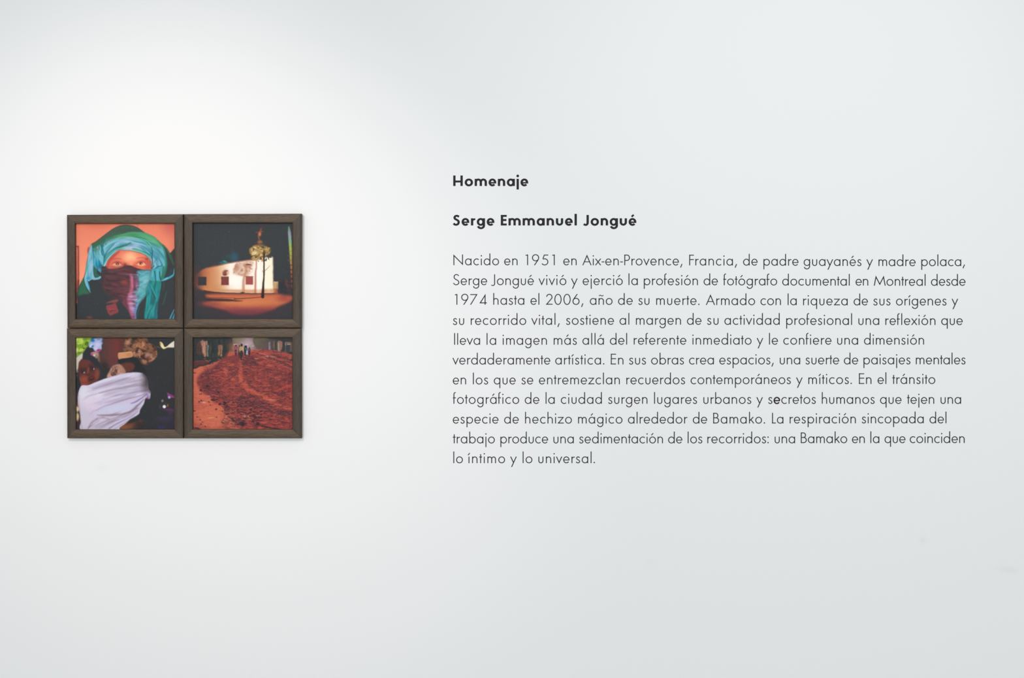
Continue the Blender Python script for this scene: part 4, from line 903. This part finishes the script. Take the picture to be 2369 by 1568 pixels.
# ---------------------------------------------------------------- framed photographs
def wood(name, horizontal, col=(84, 72, 59)):
    m, nt, b = mat(name, lin(col), .42, .42)
    N, Lk = nt.nodes, nt.links
    tc = N.new('ShaderNodeTexCoord'); mp = N.new('ShaderNodeMapping')
    mp.inputs['Scale'].default_value = (45, 500, 620) if horizontal else (620, 500, 45)
    n1 = N.new('ShaderNodeTexNoise'); n1.inputs['Scale'].default_value = 1; n1.inputs['Detail'].default_value = 5; n1.inputs['Roughness'].default_value = .6
    mp2 = N.new('ShaderNodeMapping'); mp2.inputs['Scale'].default_value = (10, 60, 110) if horizontal else (110, 60, 10)
    n2 = N.new('ShaderNodeTexNoise'); n2.inputs['Scale'].default_value = 1; n2.inputs['Detail'].default_value = 2
    r = N.new('ShaderNodeValToRGB'); e = r.color_ramp.elements
    c = np.array(lin(col))
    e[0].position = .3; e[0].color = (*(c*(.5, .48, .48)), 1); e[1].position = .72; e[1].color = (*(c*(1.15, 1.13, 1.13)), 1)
    r2 = N.new('ShaderNodeValToRGB'); e = r2.color_ramp.elements
    e[0].position = .3; e[0].color = (1.05, .985, .93, 1); e[1].position = .7; e[1].color = (.96, 1.0, 1.02, 1)
    mx = N.new('ShaderNodeMix'); mx.data_type = 'RGBA'; mx.blend_type = 'MULTIPLY'; mx.inputs[0].default_value = 1
    bp = N.new('ShaderNodeBump'); bp.inputs['Strength'].default_value = .8; bp.inputs['Distance'].default_value = .0012
    oi = N.new('ShaderNodeObjectInfo'); sh = N.new('ShaderNodeVectorMath'); sh.operation = 'MULTIPLY_ADD'      # every rail is cut from another board
    sh.inputs[1].default_value = (3.1, 5.7, 4.3); Lk.new(oi.outputs['Random'], sh.inputs[0]); Lk.new(tc.outputs['Object'], sh.inputs[2])
    for a, q in ((mp, n1), (mp2, n2)): Lk.new(sh.outputs[0], a.inputs['Vector']); Lk.new(a.outputs['Vector'], q.inputs['Vector'])
    Lk.new(n1.outputs['Fac'], r.inputs['Fac']); Lk.new(n2.outputs['Fac'], r2.inputs['Fac'])
    Lk.new(r.outputs['Color'], mx.inputs[6]); Lk.new(r2.outputs['Color'], mx.inputs[7]); Lk.new(mx.outputs[2], b.inputs['Base Color'])
    b.inputs['Anisotropic'].default_value = .9; b.inputs['Anisotropic Rotation'].default_value = 0
    tg = N.new('ShaderNodeTangent'); tg.direction_type = 'RADIAL'; tg.axis = 'Y'; Lk.new(tg.outputs[0], b.inputs['Tangent'])
    Lk.new(n1.outputs['Fac'], bp.inputs['Height']); Lk.new(bp.outputs['Normal'], b.inputs['Normal'])
    return m
m_wood_h, m_wood_v = wood('stained_oak_horizontal_lit', True, (90, 75, 58)), wood('stained_oak_vertical_shaded', False, (68, 56, 43))  # upright rails get a darker copy: the lighting difference is put into the colour
m_edge, _, _ = mat('black_shade_edge', lin((24, 23, 23)), .9, .1)  # edges coloured near-black to paint in the gap shade and dark outline
m_back, _, _ = mat('backing_fibreboard', lin((70, 60, 50)), .8, .2)
m_print, ntp, bpn = mat('photographic_print', (1, 1, 1), .55, .25)
at_ = ntp.nodes.new('ShaderNodeAttribute'); at_.attribute_name = 'ink'; ntp.links.new(at_.outputs['Color'], bpn.inputs['Base Color'])

# profile of the moulding: (share of the rail's width from the outer edge, height as a share of the full depth)
_k = [(0, .70), (.03, .80), (.09, .87), (.20, .93), (.36, .975), (.55, 1), (.75, .995), (.90, .96), (.97, .91), (1, .85)]
PROFILE = [(.04, 0)]+[tuple(p) for p in catmull(_k, False, 3)]+[(1, .50)]
def frame(label, outer, inner, depth, painter, pbox, canvas_of, bare_right=False, name='framed_photograph'):
    """outer / inner: corners (tl, tr, br, bl) of the moulding in photograph pixels, as seen at the face of the frame"""
    def face(p, d): s = (DIST-d)/DIST; return Vector((wx(p[0])*s, -d, EYE+(wz(p[1])-EYE)*s))
    O = [face(p, depth*.80) for p in outer]; I = [face(p, depth*.80) for p in inner]
    ctr = sum((Vector((p.x, 0, p.z)) for p in O), Vector())/4
    root = empty(name, ctr, label, 'picture', 'framed photographs hung two by two')
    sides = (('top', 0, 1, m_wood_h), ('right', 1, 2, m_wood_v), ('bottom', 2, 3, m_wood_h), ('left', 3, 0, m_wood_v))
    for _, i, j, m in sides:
        v, f = [], []
        for e in (i, j):
            for t, h in PROFILE:
                p = O[e].lerp(I[e], t); v.append((p.x-ctr.x, -depth*h, p.z-ctr.z))
            # back corner of the rebate
            p = I[e]; q = O[e].lerp(I[e], .80); v.append((q.x-ctr.x, -depth*.50, q.z-ctr.z)); v.append((q.x-ctr.x, 0, q.z-ctr.z))
        n = len(PROFILE)+2
        for a in range(n): bq = (a+1) % n; f.append((a, bq, n+bq, n+a))
        f.append(tuple(range(n-1, -1, -1))); f.append(tuple(range(n, 2*n)))
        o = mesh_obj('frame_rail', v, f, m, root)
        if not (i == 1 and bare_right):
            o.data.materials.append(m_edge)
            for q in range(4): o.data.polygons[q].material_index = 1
        bm = bmesh.new(); bm.from_mesh(o.data); bmesh.ops.recalc_face_normals(bm, faces=bm.faces); bm.to_mesh(o.data); bm.free()
    # backing board behind the print
    m4 = [O[k].lerp(I[k], .84) for k in range(4)]
    v = [(p.x-ctr.x, y, p.z-ctr.z) for y in (-depth*.46, -.001) for p in m4]
    mesh_obj('backing_board', v, [(0, 1, 2, 3), (7, 6, 5, 4), (0, 4, 5, 1), (1, 5, 6, 2), (2, 6, 7, 3), (3, 7, 4, 0)], m_back, root)
    # the print: a flat sheet whose colours were laid down by painter()
    c = painter(pbox); c.soften(.5)
    x0, y0, x1, y1 = pbox; ox, oy = canvas_of; d = depth*.52
    sc = (DIST-d)/DIST
    X = (wx(ox+c.xs/c.S)*sc-ctr.x); Z = (EYE+(wz(oy+c.ys/c.S)-EYE)*sc-ctr.z)
    XX, ZZ = np.meshgrid(X, Z); co = np.stack([XX, np.full(XX.shape, -d), ZZ], -1).reshape(-1, 3)
    idx = np.arange(c.w*c.h).reshape(c.h, c.w)
    q = np.stack([idx[:-1, :-1], idx[1:, :-1], idx[1:, 1:], idx[:-1, 1:]], -1).reshape(-1, 4)
    me = bpy.data.meshes.new('print'); me.vertices.add(len(co)); me.vertices.foreach_set('co', co.ravel())
    me.loops.add(q.size); me.loops.foreach_set('vertex_index', q.ravel().astype(np.int32))
    me.polygons.add(len(q)); me.polygons.foreach_set('loop_start', np.arange(0, q.size, 4, dtype=np.int32))
    me.update(calc_edges=True)
    v = np.clip(c.im, 0, 255)/255
    l = np.where(v <= .04045, v/12.92, ((v+.055)/1.055)**2.4)*INK
    l = np.clip(l-INK_LIFT, .002, 1)
    ca = me.color_attributes.new('ink', 'FLOAT_COLOR', 'POINT')
    ca.data.foreach_set('color', np.concatenate([l.reshape(-1, 3), np.ones((c.w*c.h, 1))], 1).ravel().astype(np.float32))
    me.materials.append(m_print)
    o = bpy.data.objects.new('photo_print', me); C.objects.link(o); o.parent = root
    return root
INK, INK_LIFT = .89, .026
D_UP, D_LOW = .020, .0155
frame('top left framed photograph of a veiled person in a teal headscarf on orange',
      [(154.4, 496.7), (424.6, 495.3), (424.6, 758.7), (155.4, 758.7)], [(174.4, 517.3), (403.7, 517.0), (403.9, 737.6), (175.6, 737.8)], D_UP,
      paint_portrait, (215, 178, 1446, 1362), (130, 480))
frame('top right framed photograph of a floodlit pale building at night',
      [(424.9, 495.2), (698.3, 494.0), (698.1, 758.5), (424.9, 758.7)], [(446.2, 515.4), (676.6, 515.4), (676.6, 737.4), (446.4, 737.4)], D_UP,
      paint_building, (172, 168, 1410, 1362), (410, 480), True)
frame('bottom left framed photograph of a child carried in a white shawl',
      [(154.5, 759.2), (424.6, 759.1), (424.6, 1013.7), (155.2, 1013.7)], [(175.0, 781.1), (403.3, 780.8), (403.3, 993.0), (176.0, 993.0)], D_LOW,
      paint_shawl, (218, 198, 1446, 1340), (130, 740))
frame('bottom right framed photograph of people walking down a red dirt road',
      [(424.9, 759.1), (698.0, 758.9), (698.6, 1013.6), (424.9, 1013.7)], [(446.3, 780.6), (676.4, 780.4), (676.4, 992.9), (446.5, 992.9)], D_LOW,
      paint_road, (172, 196, 1410, 1340), (410, 740), True)
